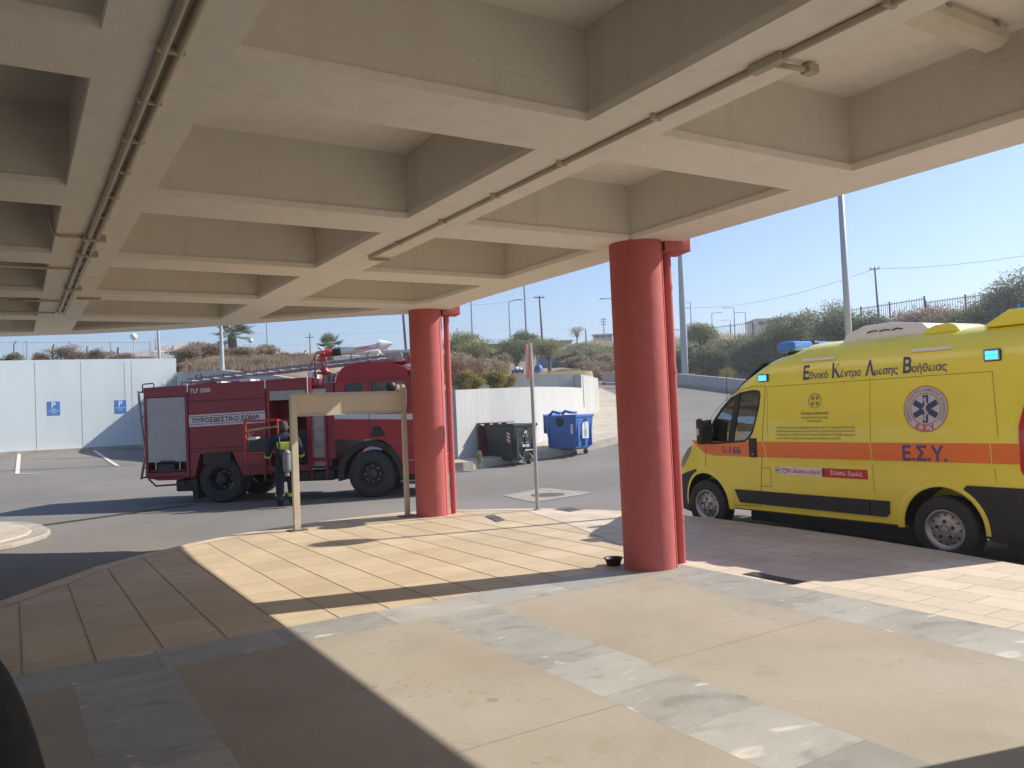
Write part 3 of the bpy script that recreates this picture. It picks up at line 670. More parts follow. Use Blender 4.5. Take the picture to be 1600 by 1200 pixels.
# ------------------------------------------------------------------ columns
def column(x, y, r, label, pa, grp='red canopy columns', dz=0.):
    t = thing('red_column', label, 'column', (x, y, 0), 0, grp)
    n = 48; pr = [(r, 0), (r, .5), (r, 1), (r, 1.6), (r, 2.2), (r, 2.8), (r, 3.205+dz)]
    o = MB().lathe([(r, -.0)]+pr[1:], (0, 0, 0), 'z', n)
    # formwork seams: a narrow raised fin running down the shaft
    o.build('shaft', m_red, t, smooth=True)
    b = MB()
    for a in (R(-58), R(122)):
        b.box(r-.004, r+.006, -.009, .009, .0, 3.2+dz, Matrix.Rotation(a, 4, 'Z'))
    each(b, 'formwork_seam', m_red, t)
    px, py = r+.078, 0
    m = Matrix.Rotation(pa, 4, 'Z'); c = m @ Vector((px, 0, 0))
    MB().tube([(c.x, c.y, 0.0), (c.x, c.y, 3.12+dz)], .046, 16).build('downpipe', m_red, t, smooth=False)
    b = MB()
    for z in (.42, 1.9, 2.75): b.tube([(c.x, c.y, z), (c.x, c.y, z+.04)], .052, 16)
    each(b, 'pipe_clamp', m_red, t)
    g = m @ Vector((r+.16, 0, 0))
    mm = Matrix.Translation((g.x, g.y, 0)) @ m
    MB().box(-.17, .12, -.15, .15, 3.11+dz, 3.30+dz, mm).build('rain_hopper', m_red, t, bevel=.01)
    return t
column(5.33, 6.14, .262, 'thick round red column nearest the ambulance, with a bowl at its foot', R(-14))
column(5.64, 11.62, .262, 'round red column farther off between the fire truck and the sign pole', R(-14), dz=.055)
column(5.33, 1.27, .262, 'red column just outside the right edge casting a shadow', R(-14))
# bowl
t = thing('pet_bowl', 'small black plastic bowl at the foot of the near red column', 'bowl', (5.12, 6.46, .004))
MB().lathe([(.001, .0), (.068, .0), (.078, .035), (.09, .062), (.098, .066), (.098, .072), (.086, .070), (.070, .038), (.06, .012), (.001, .012)], (0, 0, 0), 'z', 28).build('bowl', m_black, t, smooth=True)
MB().lathe([(.001, .038), (.069, .038)], (0, 0, 0), 'z', 24).build('water', m_glass, t)
# ------------------------------------------------------------------ conduits under the ribs
def arc_clip(b, x, y, z, w): b.box(x-w, x+w, y-.012, y+.012, z-.034, z+.0)
t = thing('conduit', 'pair of cream electrical conduits running along the left canopy rib', 'conduit', (0, 0, 3.2))
b = MB()
for x in (.575, .635): b.tube([(x, -3, -.026), (x, 7.3, -.026), (x, 12.5, -.026)], .019, 8)
each(b, 'pipe', m_pipe, t, smooth=True)
b = MB()
for k in range(24):
    y = -2+k*.62; arc_clip(b, .605, y, 0, .055)
each(b, 'clip', m_pipe, t)
b = MB()
for y in (7.45, 8.15, 10.2): b.box(.53, .70, y-.03, y+.03, -.05, 0)
each(b, 'junction_box', m_pipe, t)
b = MB(); b.tube([(.53, 7.46, -.02), (.36, 7.46, -.02), (.32, 7.46, .0), (.30, 7.46, .1), (.29, 7.46, .3)], .013, 8)
b.tube([(.53, 9.0, -.02), (-2.4, 9.0-.05, -.02)], .013, 8); b.tube([(.70, 11.0, -.02), (.95, 11.0, -.02), (1.0, 11.0, .1)], .013, 8); b.tube([(.53, 11.3, -.02), (.0, 11.3, -.02)], .013, 8); b.tube([(.53, 12.45, -.02), (-2, 12.4, -.02)], .013, 8)
each(b, 'branch_pipe', m_pipe, t, smooth=True)
t = thing('conduit', 'single cream conduit along the canopy rib above the near red column', 'conduit', (0, 0, 3.2))
MB().tube([(3.06, -3, -.024), (3.06, 7.5, -.024), (3.08, 7.56, -.024), (3.3, 7.56, -.024)], .017, 8).build('pipe', m_pipe, t, smooth=True)
b = MB()
for y in (-1, 0, 1, 1.9, 3.3, 4.2, 5.05, 5.9, 6.8): arc_clip(b, 3.06, y, 0, .035)
each(b, 'clip', m_pipe, t)
b = MB(); b.box(3.03, 3.09, 2.43, 2.62, -.045, 0); b.build('junction_box', m_pipe, t, bevel=.008)
MB().tube([(3.08, 2.50, -.03), (3.29, 2.47, -.03), (3.33, 2.47, .03), (3.335, 2.47, .5), (3.6, 2.47, .54)], .014, 8).build('branch_pipe', m_pipe, t, smooth=True)
MB().box(3.26, 3.33, 2.44, 2.50, -.05, -.005).build('elbow_box', m_pipe, t, bevel=.006)
for o in list(COL.objects):
    if o.parent and o.parent.name.startswith('conduit'): warp(o)
# fluorescent fitting in the coffer
t = thing('fluorescent_light', 'cream twin-tube fluorescent light fitting on the coffer ceiling at top right', 'ceiling light', (4.40, 2.49, 3.758))
m_diff = M('yellowed_diffuser', (.84, .79, .66), .3, var=.08, scale=5, trans=.15)
MB().box(-.62, .62, -.085, .085, -.05, 0).build('housing', m_diff, t, bevel=.01)
MB().prism([(-.10, -.045), (-.085, -.10), (-.05, -.13), (.05, -.13), (.085, -.10), (.10, -.045)], 'x', -.645, .645).build('diffuser', m_diff, t, bevel=.006)
b = MB()
for x in (-.5, 0, .5): b.box(x-.02, x+.02, -.108, .108, -.06, -.035)
each(b, 'clip', m_steel, t)
# ------------------------------------------------------------------ sign frame
m_lightbox = M('translucent_sign_board', (.72, .64, .52), .5, var=.08, scale=2.2, detail=7)
N, L, B = nodes(m_lightbox); tl_ = N.new('ShaderNodeBsdfTranslucent'); tl_.inputs[0].default_value = (.75, .64, .46, 1); mx_ = N.new('ShaderNodeMixShader'); mx_.inputs[0].default_value = .42
L.new(B.outputs[0], mx_.inputs[1]); L.new(tl_.outputs[0], mx_.inputs[2]); L.new(mx_.outputs[0], N['Material Output'].inputs[0])
a = gp(464.5, 829); b_ = gp(637, 806.5); mid = (a+b_)/2; dv = b_-a; L1 = dv.length; an = math.atan2(dv.y, dv.x)
t = thing('sign_frame', 'empty cream sign board held between two square posts at the kerb', 'sign board', (mid.x, mid.y, 0), an)
hx = L1/2
for s, h, pw in ((-1, 1.97, .048), (1, 2.04, .036)):
    MB().box(s*hx-pw, s*hx+pw, -.03, .03, .0, h).build('post', m_beigep, t, bevel=.004)
    MB().box(s*hx-.13, s*hx+.13, -.09, .09, .001, .014).build('base_plate', m_cast, t)
b = MB(); b.prism([(-hx+.045, 1.66), (hx-.045, 1.66), (hx-.045, 1.965), (-hx+.045, 1.965)], 'y', -.004, .004); b.build('board', m_lightbox, t, bevel=.004)
b = MB(); b.box(-hx+.045, hx-.045, -.028, .028, 1.965, 1.985); b.box(-hx+.045, hx-.045, -.026, .026, 1.645, 1.66); b.build('board_trim', m_greymetal, t)
# no-parking sign seen edge-on
p = gp(840, 797); t = thing('road_sign', 'round red-rimmed road sign seen edge-on on a thin grey pole', 'road sign', (p.x, p.y, 0), 0)
MB().tube([(0, 0, 0), (0, 0, 2.66)], .029, 14).build('pole', m_steel, t)
MB().lathe([(.07, 0), (.07, .01), (.045, .02)], (0, 0, 0), 'z', 16).build('base_plate', m_steel, t)
va = math.atan2(p.y, p.x)           # direction camera to pole
na = va+R(95.5)                      # disc normal almost square to the line of sight
c, s_ = math.cos(na), math.sin(na); mm = Matrix.Translation((.055*c-.0, .055*s_, 2.36)) @ Matrix.Rotation(na, 4, 'Z')
def disc(b, r, x0, x1, m, n=40):
    b2 = MB(); b2.lathe([(.0005, x0), (r, x0), (r, x1), (.0005, x1)], (0, 0, 0), 'x', n); b.add([m @ Vector(v) for v in b2.v], b2.f); return b
disc(MB(), .28, .0, .012, mm).build('disc', M('faded_sign_red', (.62, .25, .22), .5, var=.05), t)
disc(MB(), .21, .0121, .0145, mm).build('disc_face', M('faded_sign_face', (.62, .52, .50), .5, var=.05), t)
b = MB(); b.box(-.03, .0, -.03, .03, .1, .13, mm); b.box(-.03, .0, -.03, .03, -.13, -.1, mm); each(b, 'bracket', m_steel, t)

# ------------------------------------------------------------------ wheeled bins
def caster(t, x, y, r=.09):
    w = MB(); w.lathe([(.02, -.02), (r, -.022), (r, .022), (.02, .02)], (x, y, r), 'y', 18); o = w.build('caster_wheel', m_rub, t)
    MB().box(x-.03, x+.03, y-.035, y+.035, r, .2).box(x-.045, x+.045, y-.045, y+.045, .19, .21).build('caster_fork', m_steel, t)
    return o
def bin_(name, label, loc, rz, mat, rim, W_=1.32, D_=1.02, H_=1.32):
    t = thing(name, label, 'wheeled bin', loc, rz)
    b = MB(); w, d = W_/2, D_/2
    zs = [(.20, .74, .70), (.23, .80, .78), (.55, .86, .85), (1.0, .93, .93), (H_-.1, .965, .965)]
    ring = lambda k, j, z: [(-w*k, -d*j, z), (w*k, -d*j, z), (w*k, d*j, z), (-w*k, d*j, z)]
    vs = []; fs = []
    for z, k, j in zs: vs += ring(k, j, z)
    for i in range(len(zs)-1): fs += [(i*4+k, i*4+(k+1) % 4, i*4+4+(k+1) % 4, i*4+4+k) for k in range(4)]
    fs.append((3, 2, 1, 0)); b.add(vs, fs)
    # inside
    b.add([(-w*.9, -d*.9, H_-.1), (w*.9, -d*.9, H_-.1), (w*.9, d*.9, H_-.1), (-w*.9, d*.9, H_-.1), (-w*.7, -d*.7, .3), (w*.7, -d*.7, .3), (w*.7, d*.7, .3), (-w*.7, d*.7, .3)], [(0, 1, 5, 4), (1, 2, 6, 5), (2, 3, 7, 6), (3, 0, 4, 7), (4, 5, 6, 7)])
    b.build('body', mat, t, bevel=.03)
    b = MB()
    for x0, x1, y0, y1 in ((-w, w, -d, -d+.07), (-w, w, d-.07, d), (-w, -w+.07, -d+.07, d-.07), (w-.07, w, -d+.07, d-.07)): b.box(x0, x1, y0, y1, H_-.14, H_-.05)
    b.build('rim', rim, t, bevel=.012)
    b = MB()
    for y in (-d*.72, 0, d*.72): b.box(w*.82, w*.965, y-.02, y+.02, .28, H_-.14)
    for x in (-w*.75, w*.75): b.box(x-.02, x+.02, -d*.965, -d*.82, .28, H_-.14)
    for x in (-w*.75, w*.75): b.box(x-.02, x+.02, d*.82, d*.96, .28, H_-.14)
    each(b, 'stiffening_rib', mat, t, bevel=.008)
    b = MB()
    for s in (-1, 1): b.tube([(s*w, 0, H_-.22), (s*(w+.09), 0, H_-.22)], .035, 10); 
    each(b, 'lifting_trunnion', rim, t)
    for sx in (-1, 1):
        for sy in (-1, 1): caster(t, sx*w*.62, sy*d*.6)
    MB().box(-w*.7, w*.7, -d*.66, d*.66, .18, .215).build('base_frame', m_dark, t)
    return t, w, d
m_binb = M('black_bin_plastic', (.030, .036, .034), .5, var=.2, scale=6)
m_bing = M('blue_bin_plastic', (.055, .16, .46), .45, var=.12, scale=5)
m_maroon = M('maroon_lid_plastic', (.16, .02, .04), .45, var=.1)
def ground_at(px, d): return polar(px, d)
c = ground_at(795, 26.5); c.z = Z0+.03
# right face (local +x) carries the stickers
t, w, d = bin_('wheeled_bin', 'black wheeled bin with maroon lid hanging open, beside the blue bin', (c.x, c.y, c.z), YAW*-1+R(-44), m_binb, m_black, 1.36, 1.14, 1.40)
b = MB(); b.box(-w-.30, -w-.24, -d-.02, d+.02, .30, 1.30); b.build('lid', m_maroon, t, bevel=.02)
b = MB(); b.box(-w-.30, -w+.3, -d-.03, d+.03, 1.385, 1.42); b.build('lid_flap', m_maroon, t, bevel=.01)
b = MB()
for y in (-d*.7, 0, d*.7): b.box(-w-.10, -w+.06, y-.05, y+.05, 1.33, 1.42)
each(b, 'lid_hinge', m_black, t)
fx = w*.955
b = MB(); b.tube([(fx-.08, -.25, .36), (fx+.09, -.25, .22), (fx+.13, -.18, .5), (fx+.13, .18, .5), (fx+.09, .25, .22), (fx-.08, .25, .36)], .016, 8); b.build('foot_pedal', m_steel, t)
def on_face(t, xs, body, size, y0, z0, mat, name, tilt=.0, lean=.075):
    vs, fs, bb = textmesh(body, size); cx = (bb[0]+bb[1])/2
    return MB().add([(xs+(v.y+z0-1.0)*lean, v.x-cx+y0, v.y+z0) for v in vs], fs).build(name, mat, t)
m_tw = M('sticker_white', (.62, .63, .62), .5, var=.08)
m_tred = M('reflective_red', (.55, .07, .06), .4, var=.05)
b = MB(); b.lathe([(.001, 0), (.07, 0)], (0, 0, 0), 'x', 20); MB().add([(fx+.002, y+.0, z+1.08) for x, y, z in b.v], b.f).build('emblem', m_tw, t)
on_face(t, fx, 'ΔΗΜΟΣ', .07, 0, .93, m_tw, 'lettering'); on_face(t, fx-.005, 'ΑΠΟΡΡΙΜΜΑΤΑ', .05, 0, .72, m_tw, 'lettering')
b = MB().box(fx-.02, fx+.0, -.16, .16, .60, .68); b.build('blue_sticker', M('pale_blue_sticker', (.35, .52, .60), .5), t)
# slanted reflective strip on the left-hand face (local -y)
fy = -d*.95
b = MB(); 
for k in range(3): b.prism([(w*.55, .78+k*.11), (w*.55+.14, .72+k*.11), (w*.55+.14, .78+k*.11), (w*.55, .84+k*.11)], 'y', fy-.045+.012*k*0, fy-.03)
each(b, 'reflective_stripe', m_tred, t)
b = MB(); 
for k in range(3): b.prism([(w*.55, .84+k*.11), (w*.55+.14, .78+k*.11), (w*.55+.14, .83+k*.11), (w*.55, .89+k*.11)], 'y', fy-.045, fy-.03)
each(b, 'reflective_stripe', m_tw, t)
c = ground_at(886, 28.1)
t, w, d = bin_('wheeled_bin', 'blue recycling bin on wheels, right of the black bin', (c.x, c.y, c.z), YAW*-1+R(-38), m_bing, m_bing, 1.36, 1.14, 1.42)
fx = w*.955
b = MB().box(fx-.035, fx+.004, -.16, .22, .55, 1.10); b.build('poster', m_tw, t)
b = MB()
for k, (y, z, ww, hh) in enumerate(((-.05, .62, .05, .22), (.03, .62, .05, .34), (.11, .62, .04, .26), (.03, 1.02, .13, .03))): b.box(fx+.004, fx+.008, y-ww/2, y+ww/2, z, z+hh)
b.build('poster_print', M('poster_print', (.25, .33, .38), .6, var=.4, scale=20), t)
b = MB().prism([(w*.62, .72), (w*.78, .72), (w*.80, 1.05), (w*.64, 1.05)], 'y', -d*.965-.01, -d*.965); b.build('sticker', m_tw, t)
b = MB().lathe([(.001, -d*.97), (.16, -d*.97), (.16, -d*.955)], (0, 0, 1.15), 'y', 20); b.build('filling_hole', m_black, t)
b = MB()
for x in (-w*.85, -w*.1): b.tube([(x-.12, -d*.2, 1.40), (x, -d*.2, 1.50), (x+.16, -d*.2, 1.46), (x+.16, d*.6, 1.44)], .05, 8)
each(b, 'lid_hinge', m_bing, t, smooth=True)
b = MB(); b.box(-w-.05, -w-.0, -d*.9, d*.9, .75, 1.42); b.build('lid', m_bing, t, bevel=.02)
# ------------------------------------------------------------------ wheels
def wheel(parent, c, r, w, rimr, mat_rim, face=-1, name='wheel', truck=False, n=40):
    """wheel on axle along local y; face = direction of the visible side"""
    t = bpy.data.objects.new(name, None); COL.objects.link(t); t.parent = parent; t.location = c
    f = face
    pr = [(rimr, f*w*.42), (rimr+.02, f*w*.5), (r*.90, f*w*.5), (r*.97, f*w*.44), (r, f*w*.36), (r, -f*w*.36), (r*.97, -f*w*.44), (r*.9, -f*w*.5), (rimr, -f*w*.5)]
    o = MB().lathe(pr, (0, 0, 0), 'y', n).build('tyre', m_rub, t); autosmooth(o, 35)
    b = MB()
    for k in range(n*2):
        m = Matrix.Rotation(2*math.pi*k/(n*2), 4, 'Y'); b.box(r-.004, r+.003, -w*.34, w*.34, -.006, .006, m)
    b.build('tread', m_rub, t)
    q = rimr
    if not truck:
        pr = [(q+.004, f*w*.47), (q-.008, f*w*.47), (q-.022, f*w*.36), (q*.80, f*w*.30), (q*.62, f*w*.34), (q*.52, f*w*.42), (q*.30, f*w*.44), (q*.28, f*w*.38), (.001, f*w*.38)]
        o = MB().lathe(pr, (0, 0, 0), 'y', n).build('rim', mat_rim, t); autosmooth(o, 30)
        b = MB()
        for k in range(12):
            a = 2*math.pi*k/12; b.lathe([(.001, f*w*.335), (.012, f*w*.335), (.012, f*w*.30)], (math.cos(a)*q*.73, 0, math.sin(a)*q*.73), 'y', 10)
        for k in range(5):
            a = 2*math.pi*k/5+.3; b.lathe([(.001, f*w*.452), (.020, f*w*.452), (.020, f*w*.42)], (math.cos(a)*q*.42, 0, math.sin(a)*q*.42), 'y', 10)
        each(b, 'rim_hole', m_black, t)
        MB().lathe([(.001, f*w*.46), (.035, f*w*.45), (.04, f*w*.40)], (0, 0, 0), 'y', 16).build('hub_cap', mat_rim, t)
    else:
        pr = [(q+.004, f*w*.46), (q-.012, f*w*.46), (q-.03, f*w*.30), (q*.7, f*w*.12), (q*.5, f*w*.12), (q*.42, f*w*.5), (q*.3, f*w*.56), (.001, f*w*.58)]
        o = MB().lathe(pr, (0, 0, 0), 'y', n).build('rim', mat_rim, t); autosmooth(o, 30)
        b = MB()
        for k in range(8):
            a = 2*math.pi*k/8; b.lathe([(.001, f*w*.19), (.02, f*w*.18), (.02, f*w*.12)], (math.cos(a)*q*.6, 0, math.sin(a)*q*.6), 'y', 8)
        b.build('wheel_nut', m_steel, t)
    return t

# ------------------------------------------------------------------ ambulance
VX, VY = 8.35, 4.92
VZ = -.22
van = thing('ambulance', 'yellow and orange ambulance van parked along the kerb, facing left', 'ambulance', (VX, VY, VZ), R(90))
vmi = (Matrix.Translation((VX, VY, VZ)) @ Matrix.Rotation(R(90), 4, 'Z')).inverted()
def vp(px, py, x=None):
    """photo position on the van's near flank -> (s, height)"""
    v = ray(px, py); X = x if x is not None else VX
    q = vmi @ (EYE+v*(X/v.x)); return q.x, q.z
m_yel = M('ambulance_yellow', (.88, .765, .07), .30, var=.035, scale=1.5, coat=.6)
m_org = M('ambulance_orange', (.88, .20, .03), .35, var=.03, coat=.5)
m_navy = M('navy_lettering', (.045, .065, .17), .45, var=.05)
m_seam = M('panel_gap', (.16, .13, .03), .8, var=0)
m_blk = M('unpainted_bumper_plastic', (.028, .027, .026), .6, var=.12, scale=6, bump=.15, bscale=150)
ZT = [(-1.05, 2.36), (2.0, 2.36), (2.25, 2.31), (2.46, 2.21), (2.7, 2.07), (2.9, 1.93), (3.1, 1.76), (3.3, 1.58), (3.5, 1.42), (3.66, 1.30), (3.8, 1.22), (4.0, 1.08), (4.15, .94), (4.28, .80), (4.36, .62)]
def zt_(s): return float(np.interp(s, [a for a, _ in ZT], [b for _, b in ZT]))
def sy(z):
    """how far the flank leans in at height z"""
    if z < .40: return -.02-(.40-z)*.12
    if z < 1.0: return -.02*(1-(z-.40)/.60)
    if z < 1.25: return 0
    if z < 2.2: return -.10*((z-1.25)/.95)**1.3
    return -.10-.06*((z-2.2)/.15)
def plan(s):
    a = 0.
    if s > 3.2: a = .30*((s-3.2)/1.16)**2.2
    if s < -.85: a = .05*((-.85-s)/.2)**2
    return a
HW = 1.025
prof = [(.33, None), (.33, -.10), (.36, None), (.40, None), (.62, None), (.8, None), (1.0, None), (1.12, None), (1.25, None), (1.45, None), (1.6, None), (1.8, None), (1.95, None), (2.1, None), (2.2, None), (2.3, -.135), (2.38, -.18), (2.45, -.27), (2.49, -.40), (2.52, -.65), (2.53, -1.025)]
svals = [-1.05, -1.0, -.9, -.8]+list(np.arange(-.6, 2.01, .2))+[2.1, 2.25, 2.35, 2.46, 2.58, 2.7, 2.8, 2.9, 3.0, 3.1, 3.2, 3.3, 3.4, 3.5, 3.58, 3.66, 3.73, 3.8, 3.9, 4.0, 4.08, 4.15, 4.22, 4.28, 4.33, 4.36]
rings = []
for s in svals:
    half = []
    ztop = zt_(s); k = plan(s); rise = 2.53-2.30
    for z, y in prof:
        yy = sy(z) if y is None else y
        if z == .33 and y is None: yy = -HW
        zz = z
        if z > ztop-.10:
            zz = ztop-.10+(z-(ztop-.10))*0 + min(.16, .10+.06)*(min(1, (z-(ztop-.10))/max(.01, 2.53-(ztop-.10))))**.6
            if s < 2.0: zz = z
        if s > 3.9: zz = max(zz, .33+(s-3.9)*.2) if z <= .36 else zz
        yy = -k*(1 if z > .3 else 1)+(yy if abs(yy) < .9 else yy+k)
        half.append((s, yy, zz))
    ring = half+[(a, -2*HW-b, c) for a, b, c in half[::-1][1:-1]]
    rings.append(ring)
b = MB(); n = len(rings[0]); vs = [p for r in rings for p in r]
fs = [(i*n+k, i*n+(k+1) % n, (i+1)*n+(k+1) % n, (i+1)*n+k) for i in range(len(rings)-1) for k in range(n)]
fs += [tuple(range(n))[::-1], tuple(range((len(rings)-1)*n, len(rings)*n))]
b.add(vs, fs); body = b.build('body', m_yel, van)
cc = MB()
for s in (0.02, 3.47):
    cc.lathe([(.001, .1), (.44, .1), (.44, -.42), (.001, -.42)], (s, 0, .37), 'y', 40)
    cc.lathe([(.001, -2.15), (.44, -2.15), (.44, -1.63), (.001, -1.63)], (s, 0, .37), 'y', 40)
cut(body, cc)
cc = MB()
win = [vp(x, y) for x, y in ((1109, 693), (1163.7, 689), (1170.5, 683), (1175, 674), (1178.5, 657), (1182, 635), (1182.5, 617), (1180.5, 612), (1170.7, 611), (1152, 614.8), (1138, 623), (1125, 639), (1116, 655), (1110, 668))]
cc.prism(win, 'y', .2, -.34); cut(body, cc)
autosmooth(body, 28)
body.data.materials.append(m_black)
for p in body.data.polygons:
    c = p.center
    if (-.46 < c.y < -.03 and c.z < .82 and (abs(c.x-.02) < .445 or abs(c.x-3.47) < .445) and abs(p.normal.y) < .95) or (-.345 < c.y < -.085 and 1.2 < c.z < 2.0 and 2.4 < c.x < 3.4): p.material_index = 1
def flank(b, pts, e=.002, close=True):
    """strip polygon laid on the flank, split by height so it follows the lean"""
    zs = sorted(set([p[1] for p in pts])); 
    lo, hi = zs[0], zs[-1]; cuts = [z for z in np.arange(math.floor(lo*10)/10, hi, .1) if lo+.001 < z < hi-.001]+[2.2, .4]
    poly = [tuple(p) for p in pts]
    bm = bmesh.new(); f = bm.faces.new([bm.verts.new((p[0], 0, p[1])) for p in poly]); bmesh.ops.triangulate(bm, faces=[f])
    for z in cuts:
        if lo < z < hi: bmesh.ops.bisect_plane(bm, geom=bm.verts[:]+bm.edges[:]+bm.faces[:], plane_co=(0, 0, z), plane_no=(0, 0, 1))
    sx = sorted(p[0] for p in pts)
    for s in (-.95, -.9, -.85, 3.3, 3.4, 3.5, 3.6, 3.7, 3.8, 3.9, 4.0, 4.1, 4.2):
        if sx[0] < s < sx[-1]: bmesh.ops.bisect_plane(bm, geom=bm.verts[:]+bm.edges[:]+bm.faces[:], plane_co=(s, 0, 0), plane_no=(1, 0, 0))
    bm.verts.ensure_lookup_table(); bm.verts.index_update()
    vs = [(v.co.x, sy(v.co.z)-plan(v.co.x)+e, v.co.z) for v in bm.verts]; fs = []
    for f in bm.faces: fs.append(tuple(v.index for v in f.verts))
    bm.free(); return b.add(vs, fs)
def fbuild(b, name, mat, parent=van): return b.build(name, mat, parent)
def line(b, pts, w=.008, e=.0022):
    for p, q in zip(pts, pts[1:]):
        d = Vector((q[0]-p[0], q[1]-p[1])); 
        if d.length < 1e-4: continue
        n = Vector((-d.y, d.x)).normalized()*w/2; ex = d.normalized()*w*.3
        flank(b, [(p[0]-ex.x+n.x, p[1]-ex.y+n.y), (p[0]-ex.x-n.x, p[1]-ex.y-n.y), (q[0]+ex.x-n.x, q[1]+ex.y-n.y), (q[0]+ex.x+n.x, q[1]+ex.y+n.y)], e)
def ftext(body, s_left, s_right, z0, h=None, mat=None, name='lettering', bold=0, e=.005, squash=1, parent=van, slope=0):
    """lettering on the flank; s falls to the right in the photo"""
    vs, fs, bb = textmesh(body, 1, bold); W0 = bb[1]-bb[0]; H0 = bb[3]-max(0, bb[2])
    kx = (s_left-s_right)/W0; kz = (h/H0) if h else kx
    pts = [(s_left-(v.x-bb[0])*kx, z0+v.y*kz+(v.x-bb[0])*kx*slope) for v in vs]
    return MB().add([(a, sy(z)-plan(a)+e, z) for a, z in pts], fs).build(name, mat, parent)
# window: frame, glass, pillar
b = MB(); line(b, win+[win[0]], .028, .004); fbuild(b, 'window_frame', m_black)
wg = bpy.data.materials.new('cab_window_glass'); wg.use_nodes = True; N, L, B = nodes(wg)
tr = N.new('ShaderNodeBsdfTransparent'); tr.inputs[0].default_value = (.55, .62, .64, 1); gl = N.new('ShaderNodeBsdfGlossy'); gl.inputs['Roughness'].default_value = .02; mxs = N.new('ShaderNodeMixShader'); mxs.inputs[0].default_value = .32
L.new(tr.outputs[0], mxs.inputs[1]); L.new(gl.outputs[0], mxs.inputs[2]); L.new(mxs.outputs[0], N['Material Output'].inputs[0])
glass = MB(); flank(glass, win, -.004); go = fbuild(glass, 'side_window', wg)
pb_ = [vp(x, y) for x, y in ((1137, 692), (1146, 692), (1153, 614), (1146, 617))]
b = MB(); flank(b, pb_, .006); fbuild(b, 'window_pillar', m_black)
# inside the cab: seat, steering wheel
b = MB(); b.lathe([(.16+.012*math.cos(a), .012*math.sin(a)) for a in np.linspace(0, 6.283, 9)], (0, 0, 0), 'z', 24)
m = Matrix.Translation((2.83, -.17, 1.42)) @ Matrix.Rotation(R(-62), 4, 'X'); MB().add([m @ Vector(v) for v in b.v], b.f).build('steering_wheel', m_black, van, smooth=True)
MB().box(2.45, 2.62, -.33, -.1, 1.25, 1.55).box(2.44, 2.52, -.3, -.14, 1.57, 1.72).build('seat', M('seat_fabric', (.06, .065, .075), .9), van, bevel=.03)
# windscreen and bonnet glass
rows = []
for s in (2.42, 2.6, 2.8, 3.0, 3.2, 3.34):
    zc = zt_(s)-.10; r = []
    for k in range(13):
        y = -.17-plan(s)+(-2*HW+2*(.17+plan(s)))*k/12; h = (1-abs(k/6-1)**2)*.03
        r.append((s, y, zt_(s)+.068+h*.2))
    rows.append(r)
MB().grid(rows).build('windscreen', m_glass, van, smooth=True)
# orange band
pt = [vp(x, y) for x, y in ((1190, 692.5), (1585, 693.5))]; z_top = 1.262; z_bot = 1.075
b = MB(); flank(b, [(-.79, z_top+.015), (3.36, z_top), (3.62, 1.27), (3.73, 1.275), (3.62, 1.20), (3.45, 1.10), (3.25, 1.065), (3.0, 1.06), (-.79, z_bot)], .002); fbuild(b, 'orange_band', m_org)
b = MB(); line(b, [(2.38, 1.27), (2.33, 1.07)], .014, .003); line(b, [(.82, 1.27), (.80, 1.07)], .012, .003); line(b, [(-.52, 1.27), (-.53, 1.08)], .010, .003); each(b, 'band_gap', m_yel, van)
# panel gaps
b = MB()
dr = [vp(x, y) for x, y in ((1190.5, 603), (1191, 660), (1191, 700), (1190, 731))]
line(b, dr+[vp(1187, 791)]); line(b, [vp(1190.5, 731), vp(1203, 731), vp(1205, 760), vp(1189, 760)], .006)
line(b, [vp(x, y) for x, y in ((1190, 603), (1170, 604), (1152, 609), (1135, 619), (1118, 639), (1105, 660))], .007)
line(b, [vp(x, y) for x, y in ((1102, 697), (1101.5, 735), (1112, 738), (1124, 748), (1132, 765), (1137, 789))], .008)
line(b, [vp(1187, 791), vp(1137, 789)], .007)
line(b, [(.82, 2.0), (.80, .70)], .004)
line(b, [(2.30, 1.98), (-.55, 2.0), (-.60, 1.35)], .005); line(b, [(2.30, 1.98), (2.30, 1.35)], .004); line(b, [(-.52, 1.27), (-.56, .9)], .004)
fbuild(b, 'panel_gaps', m_seam)
# pressed swage lines along the flank and arch flares
b = MB(); flank(b, [(2.3, 1.06), (-.75, 1.066), (-.75, 1.03), (2.3, 1.02)], .006); fbuild(b, 'swage', m_yel)
for cx in (.02, 3.47):
    rows = [[], [], []]
    for k in range(25):
        a = R(-4)+R(188)*k/24 if cx < 1 else R(-4)+R(188)*k/24
        for j, (rr, e) in enumerate(((.442, .014), (.47, .018), (.53, .000))):
            s = cx+rr*math.cos(a); z = .37+rr*math.sin(a); rows[j].append((s, sy(z)-plan(s)+e, z))
    MB().grid(rows).build('arch_flare', m_yel, van, smooth=True)
# black rubbing strip
b = MB()
tl, bl, br2, tr2 = vp(1150, 766.5), vp(1159, 785), vp(1386, 805), vp(1390, 781)
def thick(poly, e0, e1, name, mat, bevel=.006):
    bb = MB(); n = len(poly); flank(bb, poly, e1); bb.build(name, mat, van) if False else None; v0 = [(s, sy(z)-plan(s)+e0, z) for s, z in poly]; v1 = [(s, sy(z)-plan(s)+e1, z) for s, z in poly]
    bb.add(v0+v1, [(i, (i+1) % n, n+(i+1) % n, n+i) for i in range(n)]); return bb.build(name, mat, van)
zt2, zb2 = .615, .435
thick([(2.90, zt2), (2.82, zb2+.01), (.875, zb2), (.875, zt2)], -.01, .022, 'rubbing_strip', m_blk)
thick([(.86, zt2), (.86, zb2), (.67, zb2), (.63, zb2+.04), (.62, zt2)], -.01, .022, 'rubbing_strip', m_blk)
